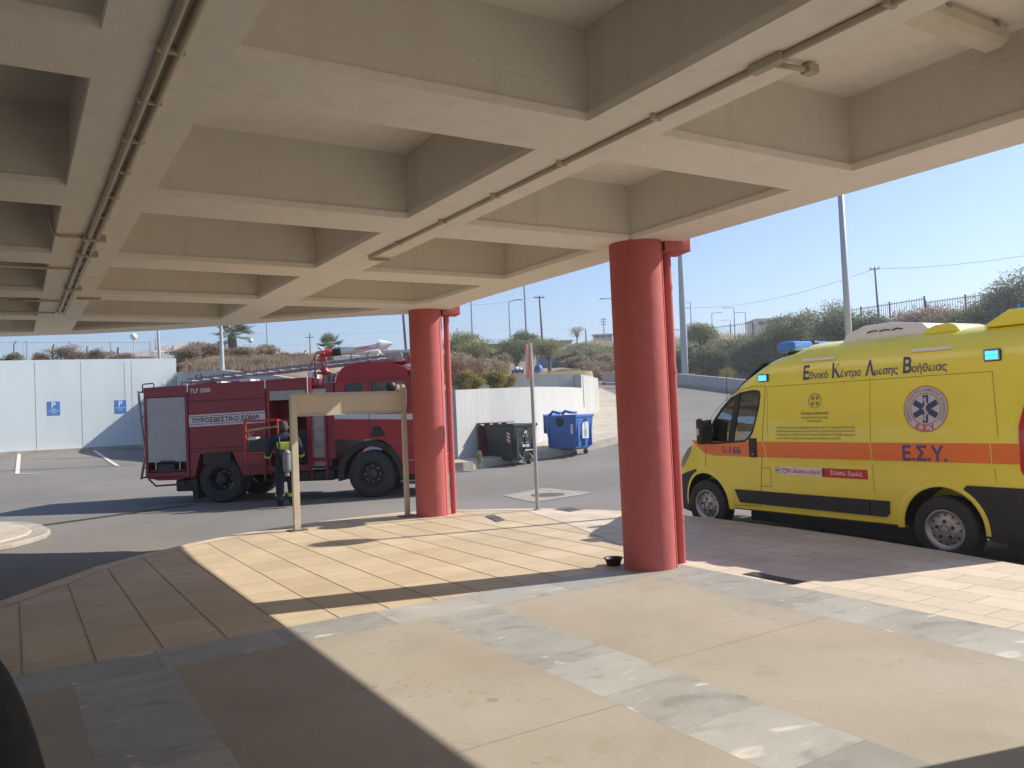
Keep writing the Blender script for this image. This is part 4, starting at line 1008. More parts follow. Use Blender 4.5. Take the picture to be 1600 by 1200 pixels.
# rear corner cladding and bumper
arc = [(.02+.445*math.cos(R(a)), .37+.445*math.sin(R(a))) for a in (187, 175, 160, 145, 130, 118)]
thick([(-1.0, .84), (-1.0, .30), (-.5, .28)]+arc+[(-.26, .84)], -.02, .012, 'rear_corner_cladding', m_blk, .004)
MB().box(-1.16, -1.0, -2*HW+.02, -.02, .30, .70).build('rear_bumper', m_blk, van, bevel=.03)
# front bumper and mudguard plastic
arc = [(3.47+.445*math.cos(R(a)), .37+.445*math.sin(R(a))) for a in (70, 50, 30, 10, -6)]
thick([(3.66, .86), (3.9, .80), (4.2, .72), (4.3, .70), (4.3, .25), (3.92, .22)]+arc[::-1], -.03, .014, 'front_bumper_side', m_blk, .004)
rows = []
for z in (.22, .45, .72): rows.append([(4.2+.2*(1-((k-6)/6)**2)+(.0 if z > .3 else -.03), -HW+(HW-.26)*(k-6)/6, z) for k in range(13)])
rows.append([(4.0, p[1], .72) for p in rows[-1]])
MB().grid(rows).build('front_bumper', m_blk, van, smooth=True)
# headlamp
hl = [vp(x, y) for x, y in ((1078.5, 697), (1072, 708), (1064, 716), (1066, 709), (1072, 699))]
thick([(3.74, 1.19), (3.84, 1.15), (4.02, 1.0), (4.12, .86), (4.02, .88), (3.86, 1.0), (3.76, 1.12)], -.03, .006, 'headlight', M('headlamp_lens', (.30, .33, .35), .1, var=0, coat=.5), .004)
# mirror
mp_ = vp(1103, 675, 8.15)
t = bpy.data.objects.new('wing_mirror', None); COL.objects.link(t); t.parent = van; t.location = (3.27, .13, 1.42)
MB().box(-.05, .07, -.10, .12, -.19, .17).build('mirror_housing', m_black, t, bevel=.035, seg=3)
MB().box(-.03, .03, -.17, -.08, -.1, -.04).build('mirror_arm', m_black, t)
MB().box(.0, .05, .121, .128, -.06, .03).build('side_marker', m_tw, t)
# door handle
hz = vp(1179, 702); thick([(2.60, 1.31), (2.48, 1.31), (2.485, 1.06), (2.595, 1.06)], -.005, .02, 'door_handle', m_black, .012)
b = MB(); b.lathe([(.001, .024), (.012, .024)], (2.54, 0, 1.10), 'y', 12); b.build('door_lock', m_steel, van)
# blue lamps
m_blue = M('blue_lamp_lens', (.03, .22, .75), .2, var=0, emit=(.05, .40, 1.0), es=1.2)
m_blueoff = M('blue_lightbar_lens', (.06, .20, .62), .12, var=.1, scale=6, coat=.5)
def blue_lamp(s, z, w=.10, h=.058):
    t = bpy.data.objects.new('blue_lamp', None); COL.objects.link(t); t.parent = van; t.location = (s, sy(z)-plan(s), z)
    MB().box(-w, w, -.005, .025, -h, h).build('lamp_housing', m_black, t, bevel=.012)
    MB().box(-w*.9, w*.9, .024, .029, -h*.85, h*.85).build('lamp_bezel', m_steel, t, bevel=.004)
    b = MB()
    for i in range(3):
        for j in range(2): b.box(-w*.72+i*w*.5, -w*.72+i*w*.5+w*.42, .029, .034, -h*.68+j*h*.72, -h*.68+j*h*.72+h*.62)
    b.build('lamp_led', m_blue, t)
lf = vp(1186, 587.5); lr = vp(1543.5, 555)
blue_lamp(lf[0], 2.10, .085, .05); blue_lamp(lr[0]-.0, 2.165, .085, .062)
# roofline marker strips
for a_, c_ in (((1247, 562), (1296, 557)), ((1416, 545.5), (1478, 538.5))):
    s0 = vp(*a_)[0]; s1 = vp(*c_)[0]; b = MB(); b.box(s1, s0, -.128, -.095, 2.265, 2.30); b.build('roof_marker_strip', m_whitep, van, bevel=.004)
# roof: light bar, air-conditioning unit, vent, rear lamp pod
t = bpy.data.objects.new('light_bar', None); COL.objects.link(t); t.parent = van
MB().box(2.02, 2.30, -1.78, -.27, 2.425, 2.56).build('blue_lens', m_blueoff, t, bevel=.045, seg=3)
MB().box(2.01, 2.31, -.78, -.66, 2.42, 2.565).build('centre_block', m_black, t, bevel=.02)
MB().box(2.09, 2.22, -.5, -.4, 2.30, 2.43).box(2.09, 2.22, -1.6, -1.5, 2.30, 2.43).build('bracket', m_dark, t)
q = [(.22, 2.46), (.22, 2.50), (.32, 2.60), (.70, 2.65), (1.05, 2.645), (1.28, 2.57), (1.36, 2.46)]
acu = MB().prism(q, 'y', -1.6, -.34).build('air_conditioner', M('white_air_unit', (.80, .79, .74), .4, var=.03), van, bevel=.05, seg=3)
b = MB()
for k in range(3): b.tube([(.55+.16*k, -.333, 2.555+.006*k), (.62+.16*k, -.333, 2.57), (.68+.16*k, -.333, 2.555)], .008, 6)
b.build('unit_graphic', m_black, acu)
q = [(-.12, 2.46), (-.08, 2.53), (.0, 2.56), (.16, 2.555), (.26, 2.52), (.30, 2.46)]
MB().prism(q, 'y', -.95, -.30).build('roof_vent', m_yel, van, bevel=.02, seg=3)
q = [(-.98, 2.46), (-.98, 2.57), (-.86, 2.62), (-.66, 2.62), (-.44, 2.50), (-.40, 2.46)]
MB().prism(q, 'y', -.62, -.22).build('rear_lamp_pod', m_yel, van, bevel=.02, seg=3)
MB().lathe([(.001, .055), (.075, .055), (.085, .04), (.085, 0)], (-.75, -.42, 2.62), 'z', 20).build('rear_beacon', m_blueoff, van)
MB().lathe([(.001, 0), (.045, 0), (.045, .03), (.001, .03)], (-.96, -.23, 2.585), 'y', 16).build('work_lamp', m_steel, van)
# tail light
thick([(-.80, 1.02), (-.80, 1.45), (-.86, 1.68), (-.93, 1.76), (-1.0, 1.78), (-1.0, .92), (-.86, .90)], -.03, .012, 'tail_light', M('tail_lamp_red', (.50, .02, .02), .15, var=0, coat=.5), .008)
# sill and underside
MB().box(.55, 2.95, -2*HW+.35, -.35, .16, .32).build('underbody', m_dark, van)
b = MB(); b.box(-.9, -.55, -1.9, -.15, .14, .26); b.tube([(1.9, -.5, .05), (1.9, -.5, .12)], .05, 10); each(b, 'exhaust', m_dark, van)
# wheels
m_rim = M('steel_wheel_silver', (.42, .42, .42), .38, .7, var=.1)
for s in (.02, 3.47):
    for y, f in ((-.13, 1), (-2*HW+.13, -1)): wheel(van, (s, y, .352), .352, .22, .212, m_rim, f)
# ---- lettering and emblems
caps = [('Ε', 1255, 1264.5), ('Κ', 1300, 1313), ('Α', 1352, 1366), ('Β', 1411, 1424.5)]
rest = [('θνικό', 1264.5, 1294), ('έντρο', 1313, 1345), ('μεσης', 1366, 1403), ('οήθειας', 1425, 1480)]
zb = 2.045
def S_(px, py): return vp(px, py, VX+.08)[0]
base = lambda px: np.interp(px, [1255, 1480], [589.5, 577])
for ch, a_, c_ in caps: ftext(ch, S_(a_, base(a_)), S_(c_, base(c_)), zb, .175, m_navy, bold=.03)
for ch, a_, c_ in rest:
    vs, fs, bb = textmesh(ch, 1, .014); kx = (S_(a_, base(a_))-S_(c_, base(c_)))/(bb[1]-bb[0]); kz = .115
    MB().add([(lambda s, z: (s, sy(z)+.005, z))(S_(a_, base(a_))-(v.x-bb[0])*kx, zb+v.y*kz*1.05) for v in vs], fs).build('lettering', m_navy, van)
m_esy = M('violet_lettering', (.10, .08, .22), .45, var=.05)
ftext('Ε.Σ.Υ.', .425, -.075, 1.085, .165, m_esy, bold=.03)
ftext('166', vp(1140, 705)[0], vp(1157.5, 705)[0], 1.10, .10, m_esy, bold=.02)
# handset in a ring
b = MB(); c0 = vp(1132, 704)[0]
def ringpoly(b, cx, cz, r0, r1, n=32, e=.005, a0=0, a1=360):
    for k in range(n):
        a, c = R(a0+(a1-a0)*k/n), R(a0+(a1-a0)*(k+1)/n)
        flank_pts = [(cx+r0*math.cos(a), cz+r0*math.sin(a)), (cx+r1*math.cos(a), cz+r1*math.sin(a)), (cx+r1*math.cos(c), cz+r1*math.sin(c)), (cx+r0*math.cos(c), cz+r0*math.sin(c))]
        b.add([(s, sy(z)-plan(s)+e, z) for s, z in flank_pts], [(0, 1, 2, 3)])
ringpoly(b, c0, 1.15, .046, .051); line(b, [(c0+.015, 1.18), (c0+.02, 1.15), (c0-.0, 1.125), (c0-.02, 1.12)], .013, .005); fbuild(b, 'telephone_symbol', m_esy)
# blood donor sticker
z0s, z1s = .845, .955
m_stred = M('sticker_red', (.60, .04, .04), .45, var=.03); m_stw = M('sticker_pale', (.82, .76, .75), .5, var=.03)
b = MB(); flank(b, [(2.10, z1s), (2.10, z0s), (1.49, z0s), (1.43, (z0s+z1s)/2), (1.49, z1s)], .003); fbuild(b, 'sticker', m_stw)
b = MB(); flank(b, [(1.49, z1s), (1.43, (z0s+z1s)/2), (1.49, z0s), (.87, z0s), (.87, z1s+.002)], .0032); fbuild(b, 'sticker', m_stred)
b = MB(); flank(b, [(2.20, z1s-.005), (2.20, z0s+.015), (2.115, z0s+.015), (2.115, z1s-.005)], .0034); fbuild(b, 'sticker', m_tw)
b = MB(); line(b, [(2.18, .905), (2.135, .905)], .012, .006); fbuild(b, 'sticker_print', m_esy)
ftext('Δώσε αίμα', 1.92, 1.51, .882, .05, m_stred, bold=.012, e=.006); ftext('Σώσε ζωές', 1.37, .94, .882, .05, m_stw, bold=.02, e=.006)
b = MB()
def heart(b, cx, cz, r, w=.009):
    pts = [(cx-r*.065*16*math.sin(t)**3, cz+r*.065*(13*math.cos(t)-5*math.cos(2*t)-2*math.cos(3*t)-math.cos(4*t))) for t in np.linspace(0, 6.283, 22)]
    line(b, pts, w, .006)
heart(b, 2.045, .90, .036); heart(b, 1.975, .905, .024, .007); fbuild(b, 'heart_symbol', m_stred)
# star of life roundel
cx, cz, r = .15, 1.64, .25
m_rw = M('roundel_white', (.60, .61, .60), .45, var=.03)
b = MB(); flank(b, [(cx+r*math.cos(a), cz+r*math.sin(a)) for a in np.linspace(0, 6.283, 49)[:-1]], .003); ro = fbuild(b, 'roundel', m_rw)
b = MB(); ringpoly(b, cx, cz, r*.965, r, 64, .005); fbuild(b, 'roundel_ring', m_stred); b = MB(); ringpoly(b, cx, cz, r*.655, r*.69, 56, .005); fbuild(b, 'roundel_ring', m_stred)
b = MB()
for k in range(3):
    a = R(90+60*k); d = Vector((math.cos(a), math.sin(a))); n_ = Vector((-d.y, d.x)); L_, w_ = r*.60, r*.125
    flank(b, [tuple(Vector((cx, cz))+d*L_+n_*w_), tuple(Vector((cx, cz))+d*L_-n_*w_), tuple(Vector((cx, cz))-d*L_-n_*w_), tuple(Vector((cx, cz))-d*L_+n_*w_)], .005+k*.0006)
fbuild(b, 'star_of_life', m_navy)
b = MB(); line(b, [(cx, cz+r*.5), (cx, cz-r*.52)], .014, .0085); line(b, [(cx+.032*math.sin(t*1.0)*(1-t/26), cz-.115+t/15*.23) for t in np.linspace(0, 15, 30)], .013, .0095); fbuild(b, 'snake_and_staff', m_rw)
def arctext(body, cx, cz, rad, a_start, a_end, h, mat, inward=False, bold=.01):
    vs, fs, bb = textmesh(body, 1, bold); k = h; W0 = bb[1]-bb[0]; out = []
    for v in vs:
        fr = (v.x-bb[0])/W0; a = R(a_start+(a_end-a_start)*fr); rr = rad+v.y*k*(1 if not inward else -1)
        s = cx-rr*math.cos(a); z = cz+rr*math.sin(a); out.append((s, sy(z)+.0065, z))
    return MB().add(out, fs).build('lettering', mat, van)
arctext('ΕΘΝΙΚΟ ΚΕΝΤΡΟ ΑΜΕΣΗΣ ΒΟΗΘΕΙΑΣ', cx, cz, r*.755, 218, -38, .052, M('grey_green_lettering', (.16, .21, .20), .5, var=0))
vs, fs, bb = textmesh('Ε.Σ.Υ', 1, .03)
arctext('Ε.Σ.Υ', cx, cz, r*.92, -112, -68, .055, m_stred, bold=.03) if False else None
out = []
for v in vs:
    fr = (v.x-bb[0])/(bb[1]-bb[0])-.5; a = R(-90)+fr*R(62); rr = r*.935-v.y*.072
    s = cx-rr*math.cos(a); z = cz+rr*math.sin(a); out.append((s, sy(z)+.0065, z))
MB().add(out, fs).build('lettering', m_stred, van)
# state emblem and funding notice
ec = vp(1269.5, 625.5)[0]; ez = 1.775; m_em = M('faded_grey_print', (.28, .255, .10), .5, var=.1, scale=30)
b = MB()
for k in range(26):
    a0 = R(-75+k*13.2 if k < 13 else 0); 
for k in range(30):
    a = R(-80+340*k/29); rr = .088; px_, pz_ = ec+rr*math.cos(a), ez+rr*math.sin(a); d = Vector((-math.sin(a+.5), math.cos(a+.5)))*.016; n_ = Vector((-d.y, d.x))*.35
    p = Vector((px_, pz_)); flank(b, [tuple(p-d), tuple(p+n_), tuple(p+d), tuple(p-n_)], .004)
fbuild(b, 'laurel_wreath', m_em)
b = MB()
for sx_ in (-1, 1):
    for sz_ in (-1, 1):
        x0, x1 = sorted((ec+sx_*.012, ec+sx_*.052)); z0_, z1_ = sorted((ez+sz_*.012, ez+sz_*.058)); 
        pp_ = [(x0, z0_), (x1, z0_), (x1, z1_), (x0, z1_)]
        flank(b, pp_, .004)
fbuild(b, 'shield', m_em)
m_em2 = M('fine_print_ink', (.17, .16, .07), .5, var=0)
ftext('ΕΛΛΗΝΙΚΗ ΔΗΜΟΚΡΑΤΙΑ', ec+.20, ec-.20, 1.605, .032, m_em2, bold=.02, e=.004)
ftext('Υπουργείο Εθνικής Οικονομίας', ec+.20, ec-.20, 1.555, .034, m_em2, e=.004)
ftext('και Οικονομικών', ec+.105, ec-.105, 1.515, .032, m_em2, e=.004)
sl_, sr_ = vp(1212.5, 665)[0], vp(1335, 665)[0]
for k, s in enumerate(('Αγοράστηκε και παραδόθηκε το 2023 από το Υπουργείο Εθνικής', 'Οικονομίας και Οικονομικών με έκτακτη χρηματοδότηση από τον ειδικό', 'λογαριασμό COVID-19 για την αγορά δεκαεπτά (17) ασθενοφόρων', 'με σκοπό την κάλυψη των αναγκών του ΕΚΑΒ και του ΕΣΥ')):
    ftext(s, sl_, sr_ if k < 3 else sr_+.19, 1.435-k*.044, .031, m_em2, e=.004)
# ------------------------------------------------------------------ fire engine
P0 = gp(345, 786, -.22); P1 = gp(585, 778, -.22); tdv = P1-P0; TA = math.atan2(tdv.y, tdv.x)
truck = thing('fire_engine', 'dark red fire engine with open side locker, parked side-on across the road', 'fire engine', (P0.x, P0.y, -.22), TA)
tmi = (Matrix.Translation((P0.x, P0.y, -.22)) @ Matrix.Rotation(TA, 4, 'Z')).inverted()
def tp_(px, py, y=0.):
    v = ray(px, py); e = tmi @ EYE; d = tmi.to_3x3() @ v; k = (y-e.y)/d.y; q = e+d*k; return q.x, q.z
m_fr = M('fire_engine_red', (.235, .012, .028), .38, var=.08, scale=2, coat=.35)
m_fr2 = M('fire_engine_cab_red', (.33, .014, .026), .36, var=.06, scale=2, coat=.35)
m_alu = M('roller_shutter_aluminium', (.46, .47, .475), .42, .35, var=.08, scale=2)
m_alur = M('bare_aluminium', (.36, .36, .35), .45, .4, var=.1)
m_frame = M('orange_red_frame', (.46, .045, .03), .45, var=.08)
TW = 2.42
def tbox(n, m, x0, x1, y0, y1, z0, z1, bev=.012, par=truck): return MB().box(x0, x1, y0, y1, z0, z1).build(n, m, par, bevel=bev)
# frame and underside
MB().box(-1.5, 4.6, .75, .95, .55, .85).box(-1.5, 4.6, 1.5, 1.7, .55, .85).box(.0, 3.5, .3, 2.1, .62, .72).build('chassis', m_dark, truck)
MB().tube([(0, .3, .53), (0, 2.1, .53)], .10, 10).tube([(3.55, .3, .53), (3.55, 2.1, .53)], .09, 10).build('axle', m_dark, truck)
# rear module with roller shutter
rm = MB(); rm.prism([(-1.79, .66), (-1.79, 2.71), (-.725, 2.73), (-.725, .62), (-.95, .56), (-1.5, .56)], 'y', 0, TW)
rmo = rm.build('rear_locker', m_fr, truck)
cut(rmo, MB().box(-1.73, -.80, -.1, .35, .74, 2.47)); rmo.modifiers.new('bevel', 'BEVEL').width = .012
b = MB()
for k in range(38):
    z = .98+k*.0385; b.prism([(.03, z), (.022, z+.010), (.022, z+.029), (.03, z+.0385)], 'x', -1.725, -.805)
sh = b.build('roller_shutter', m_alu, truck)
MB().box(-1.725, -.805, .03, .05, .98, 2.46).build('shutter_back', m_alu, sh)
MB().box(-1.42, -1.08, .0, .022, .985, 1.01).build('shutter_handle', m_black, sh)
b = MB(); b.box(-1.70, -.84, .06, .34, .75, .80); b.box(-1.50, -1.12, .06, .3, .80, .93); b.build('stowed_gear', m_dark, truck)
b = MB(); b.box(-1.57, -1.54, .04, .07, .80, .98); b.box(-.99, -.96, .04, .07, .80, .98); each(b, 'locker_strut', m_alur, truck)
tbox('rear_step', m_fr, -1.74, -.82, .0, .3, .60, .66, .005)
b = MB(); b.tube([(-1.72, .02, .60), (-1.56, .02, .44), (-.86, .02, .46)], .022, 8); b.build('step_rail', m_fr, truck)
# middle module with wheel arch
mm_ = [(-.70, .60), (-.70, 2.735), (1.13, 2.75), (1.13, .62), (.55, .60), (.31, 1.15), (-.46, 1.13), (-.60, .62)]
MB().prism(mm_, 'y', 0, TW).build('tank_body', m_fr, truck, bevel=.012)
b = MB()
for z in (2.335, 2.0, 1.25, 1.17): b.box(-.70, 1.13, -.004, .01, z, z+.018)
b.build('panel_gaps', m_black, truck)
MB().box(-.40, .26, .02, 2.3, .9, 1.14).build('wheel_housing', m_black, truck)
# lettered white band
m_band = M('band_white', (.60, .61, .64), .45, var=.03)
b = MB(); b.prism([(-.70, 1.76), (1.12, 1.79), (1.12, 2.06), (-.70, 2.03)], 'y', -.005, .005); b.build('white_band', m_band, truck)
b = MB(); b.prism([(-.70, 1.800), (1.12, 1.828), (1.12, 1.842), (-.70, 1.814)], 'y', -.0075, -.004); b.prism([(-.70, 1.980), (1.12, 2.008), (1.12, 2.026), (-.70, 1.996)], 'y', -.0075, -.004); b.build('band_pinstripe', m_fr2, truck)
def ttext(body, x0, x1, z0, h, mat, bold=0, slope=.016, y=-.009):
    vs, fs, bb = textmesh(body, 1, bold); kx = (x1-x0)/(bb[1]-bb[0]); kz = h/(bb[3]-max(0, bb[2]))
    return MB().add([(x0+(v.x-bb[0])*kx, y, z0+v.y*kz+(v.x-bb[0])*kx*slope) for v in vs], fs).build('lettering', mat, truck)
m_maro = M('maroon_lettering', (.13, .012, .03), .5, var=0)
ttext('ΠΥΡΟΣΒΕΣΤΙΚΟ ΣΩΜΑ', -.61, .98, 1.848, .108, m_maro, .03)
ttext('TLF 5000', -.65, -.16, 2.535, .10, m_band, .025)
# front locker, open, with shutter rolled up
fo = MB().prism([(1.15, .66), (1.15, 2.76), (2.14, 2.77), (2.14, .66)], 'y', 0, TW).build('pump_locker', m_fr, truck)
cut(fo, MB().box(1.22, 2.08, -.1, .62, .80, 2.50)); fo.modifiers.new('bevel', 'BEVEL').width = .01
b = MB()
for k in range(6): z = 2.28+k*.036; b.prism([(.03, z), (.022, z+.010), (.022, z+.028), (.03, z+.036)], 'x', 1.225, 2.075)
MB().box(1.225, 2.075, .03, .05, 2.28, 2.5).build('shutter_back', m_alu, b.build('roller_shutter', m_alu, truck))
b = MB(); b.box(1.25, 2.05, .4, .6, .85, 1.3); b.box(1.5, 1.75, .3, .5, 1.3, 1.9); b.box(1.8, 2.0, .2, .5, 1.0, 1.6)
for x in (1.35, 1.7): b.tube([(x, .35, 1.1), (x, .18, 1.1)], .07, 12)
b.build('pump_gear', m_dark, truck)
b = MB(); 
for x in (-.715, 1.14): b.box(x-.012, x+.012, -.012, 0, 2.56, 2.75)
each(b, 'corner_reflector', m_whitep, truck)
# side ladder well
b = MB(); b.box(2.14, 2.54, .10, .3, .75, 2.5); b.build('ladder_recess', m_alu, truck)
b = MB(); b.box(2.14, 2.19, .0, .1, .5, 2.75); b.box(2.49, 2.54, .0, .1, .5, 2.2); b.box(2.19, 2.49, .0, .08, .86, .94); b.build('ladder_frame', m_fr, truck)
b = MB()
for z in (.70, 1.24, 1.60, 1.94, 2.2): b.box(2.19, 2.49, -.01, .04, z-.012, z+.012)
each(b, 'ladder_rung', m_alur, truck)
tbox('pump_bay', m_fr, 2.54, 2.72, .05, TW, .9, 2.62, .01)
MB().box(2.14, 2.54, .3, TW, .7, 2.6).build('body_filler', m_fr, truck)
# cab
cabp = [(2.70, 1.34), (2.72, 1.9), (2.77, 2.55), (2.83, 2.78), (2.93, 2.92), (3.08, 3.01), (3.4, 3.05), (3.9, 3.03), (4.2, 2.97), (4.42, 2.88), (4.55, 2.74), (4.66, 2.5), (4.80, 1.9), (4.84, 1.2), (4.84, .50), (4.2, .50), (4.12, .95), (4.0, 1.15), (3.80, 1.30)]
cab = MB().prism(cabp, 'y', .0, TW-.02).build('cab', m_fr2, truck)
cut(cab, MB().prism([(3.62, 1.98), (4.40, 1.98), (4.42, 2.3), (4.36, 2.58), (3.60, 2.60)], 'y', -.1, 2.6).prism([(2.99, 1.98), (3.42, 1.98), (3.42, 2.59), (3.04, 2.58), (2.99, 2.5)], 'y', -.1, .10))
bv = cab.modifiers.new('bevel', 'BEVEL'); bv.width = .07; bv.segments = 4; bv.limit_method = 'ANGLE'; bv.angle_limit = R(50)
cab.data.shade_smooth(); cab.modifiers.new('wn', 'WEIGHTED_NORMAL')
MB().box(3.0, 3.42, .035, .045, 1.97, 2.6).build('rear_side_window', m_glass, truck)
MB().box(3.6, 3.72, .035, .045, 1.97, 2.6).build('front_side_window', m_glass, truck)
b = MB(); b.box(3.5, 4.3, .2, 2.2, 1.6, 2.0); b.box(3.45, 3.6, .3, 1.0, 1.9, 2.55); b.build('seats', m_dark, truck)
b = MB(); b.prism([(4.44, 2.78), (4.58, 2.5), (4.76, 1.9), (4.80, 1.9), (4.64, 2.62), (4.50, 2.84)], 'y', -.004, .01); b.build('windscreen_edge', m_black, truck)
rows = [[(x+.012, y, z) for y in np.linspace(.12, TW-.14, 6)] for x, z in ((4.565, 2.72), (4.665, 2.5), (4.80, 1.92))]
MB().grid(rows).build('windscreen', m_glass, truck)
b = MB(); b.prism([(2.735, 1.80), (4.83, 1.70), (4.83, 1.83), (2.735, 1.905)], 'y', -.006, .004); b.build('white_band', m_band, truck)
b = MB(); b.box(3.53, 3.545, -.008, .004, 1.35, 2.66); b.box(2.76, 3.5, -.006, .004, 1.60, 1.606); b.box(4.03, 4.83, -.006, .004, 1.10, 1.115); b.box(2.72, 4.5, -.006, .004, 2.66, 2.672); b.build('panel_gaps', m_maro, truck)
b = MB(); b.prism([(3.55, 1.37), (3.62, 1.60), (3.78, 1.60), (3.9, 1.37)], 'y', -.02, .01); b.build('air_scoop', m_black, truck, bevel=.01)
b = MB(); b.box(3.1, 4.3, .7, 1.7, 3.03, 3.09); b.build('roof_hatch', m_fr2, truck, bevel=.02)
t = bpy.data.objects.new('beacon', None); COL.objects.link(t); t.parent = truck; t.location = (4.42, .45, 2.92)
MB().lathe([(.13, 0), (.13, .05), (.11, .06)], (0, 0, 0), 'z', 20).build('beacon_base', m_whitep, t)
MB().lathe([(.11, .06), (.11, .21), (.09, .24), (.001, .25)], (0, 0, 0), 'z', 20).build('beacon_lens', m_fr2, t)
MB().box(4.35, 4.50, .75, 2.2, 3.0, 3.22).build('light_bar', m_whitep, truck, bevel=.02)
# cab mirror
b = MB(); b.tube([(4.3, .0, 2.45), (4.35, -.3, 2.48), (4.40, -.38, 2.36)], .018, 8); b.build('mirror_arm', m_black, truck)
MB().box(4.30, 4.38, -.50, -.28, 1.95, 2.38).build('wing_mirror', m_black, truck, bevel=.04)
b = MB(); b.ball((4.12, -.22, 2.46), .12, 16, 10); b.build('wide_mirror', m_black, truck, smooth=True)
# front arch, steps, lamps
rows = [[], [], [], []]
for k in range(19):
    a = R(0+190*k/18)
    for j, (rr, y) in enumerate(((.62, .55), (.62, -.01), (.76, -.02), (.76, .55))): rows[j].append((3.53+rr*math.cos(a), y, .53+rr*math.sin(a)))
MB().grid(rows).build('front_mudguard', m_black, truck, bevel=0)
b = MB(); b.box(4.18, 4.80, .05, .5, .28, .36); b.box(4.2, 4.80, .03, .3, .74, .78); b.box(4.16, 4.82, .12, .5, .30, 1.1); b.build('cab_step', m_black, truck)
b = MB(); b.box(4.2, 4.8, .0, .05, .80, .83); b.box(4.2, 4.8, .0, .05, .34, .37); each(b, 'step_edge', m_alur, truck)
MB().box(4.24, 4.32, -.01, .02, .68, .73).build('side_marker', M('amber_lens', (.65, .18, .02), .3, var=0), truck)
MB().box(4.82, 4.98, .1, TW-.1, .35, .85).build('front_bumper', m_fr2, truck, bevel=.03)
b = MB(); b.box(1.3, 2.65, .06, .5, .42, .66); b.build('fuel_tank', m_black, truck, bevel=.04)
b = MB(); b.tube([(.95, .1, .70), (.95, .3, .70)], .06, 12); b.build('hydrant_coupling', m_fr, truck)
b = MB(); b.box(-1.15, -.6, .15, 2.2, .28, .56); b.build('rear_underrun_box', m_black, truck, bevel=.04)
b = MB(); b.prism([(-.75, .6), (-.62, .6), (-.58, .1), (-.70, .08)], 'y', .1, .6); b.build('mud_flap', m_rub, truck)
# wheels
m_trim = M('dull_truck_rim', (.05, .048, .048), .6, .3, var=.2)
for s, w_ in ((.0, .52), (3.53, .34)):
    for y, f in ((.04+w_/2, -1), (TW-.04-w_/2, 1)): wheel(truck, (s, y, .53), .535, w_, .29, m_trim, f, truck=True)
# rear ladder
t = bpy.data.objects.new('rear_ladder', None); COL.objects.link(t); t.parent = truck
pts = [(-1.99, 2.66), (-1.97, 2.2), (-1.90, 1.55), (-1.86, 1.20), (-1.98, .60)]
for y in (.15, .55): MB().tube([(x, y, z) for x, z in pts], .028, 8).build('rail', m_alur, t, smooth=True)
b = MB()
for z, x in ((2.35, -1.98), (2.05, -1.96), (1.75, -1.92), (1.45, -1.89), (1.15, -1.87), (.85, -1.93)): b.tube([(x, .15, z), (x, .55, z)], .016, 8)
each(b, 'rung', m_alur, t)
b = MB(); b.tube([(-1.98, .15, .63), (-1.70, .15, .64)], .02, 6); b.tube([(-1.98, .15, 2.62), (-1.80, .15, 2.62)], .02, 6); b.build('ladder_bracket', m_dark, t)
b = MB(); b.tube([(-1.86, .1, 2.60), (-1.86, .1, 2.78), (-1.84, .1, 2.80), (-1.60, .1, 2.81), (-1.58, .1, 2.79), (-1.58, .1, 2.70)], .014, 8); b.tube([(-1.86, 1.9, 2.60), (-1.86, 1.9, 2.9), (-1.6, 1.9, 2.9), (-1.6, 1.9, 2.7)], .014, 8); each(b, 'grab_rail', m_black, truck, smooth=True)
# ladder on the roof
t = bpy.data.objects.new('roof_ladder', None); COL.objects.link(t); t.parent = truck
A_, B_ = Vector((-.95, .45, 2.80)), Vector((4.15, .45, 3.14))
for y in (0, .42):
    for dz in (0, .09): MB().tube([A_+Vector((0, y, dz)), B_+Vector((0, y, dz))], .022, 6).build('rail', m_alur, t)
b = MB(); b2 = MB()
for k in range(19):
    p = A_.lerp(B_, (k+.4)/19); b.tube([p+Vector((0, 0, .045)), p+Vector((0, .42, .045))], .014, 6); b2.tube([p+Vector((0, -.028, .09*(k % 2))), p+Vector((0, .0, .09*(k % 2)))], .020, 8)
    b.box(p.x-.01, p.x+.01, p.y-.006, p.y+.006, p.z, p.z+.09)
each(b, 'rung', m_alur, t); b2.build('rung_end', m_black, t)
b = MB(); b.tube([(4.15, .40, 3.18), (4.15, .46, 3.18)], .10, 14); b.tube([(3.98, .40, 3.17), (3.98, .46, 3.17)], .07, 14); each(b, 'roller', m_alur, t)
each(MB().box(-.2, -.1, .4, .9, 2.73, 2.80).box(.35, .62, .42, .9, 2.76, 2.83).box(2.0, 2.1, .4, .9, 2.6, 2.92), 'ladder_support', m_whitep, t)
b = MB(); b.tube([(-1.1, 1.2, 2.74), (-1.12, 1.2, 3.0), (-.98, 1.2, 3.05), (-.95, 1.2, 2.74)], .02, 6); b.box(-.9, .2, 1.1, 1.5, 2.73, 2.82); b.build('roof_gear', m_dark, truck)
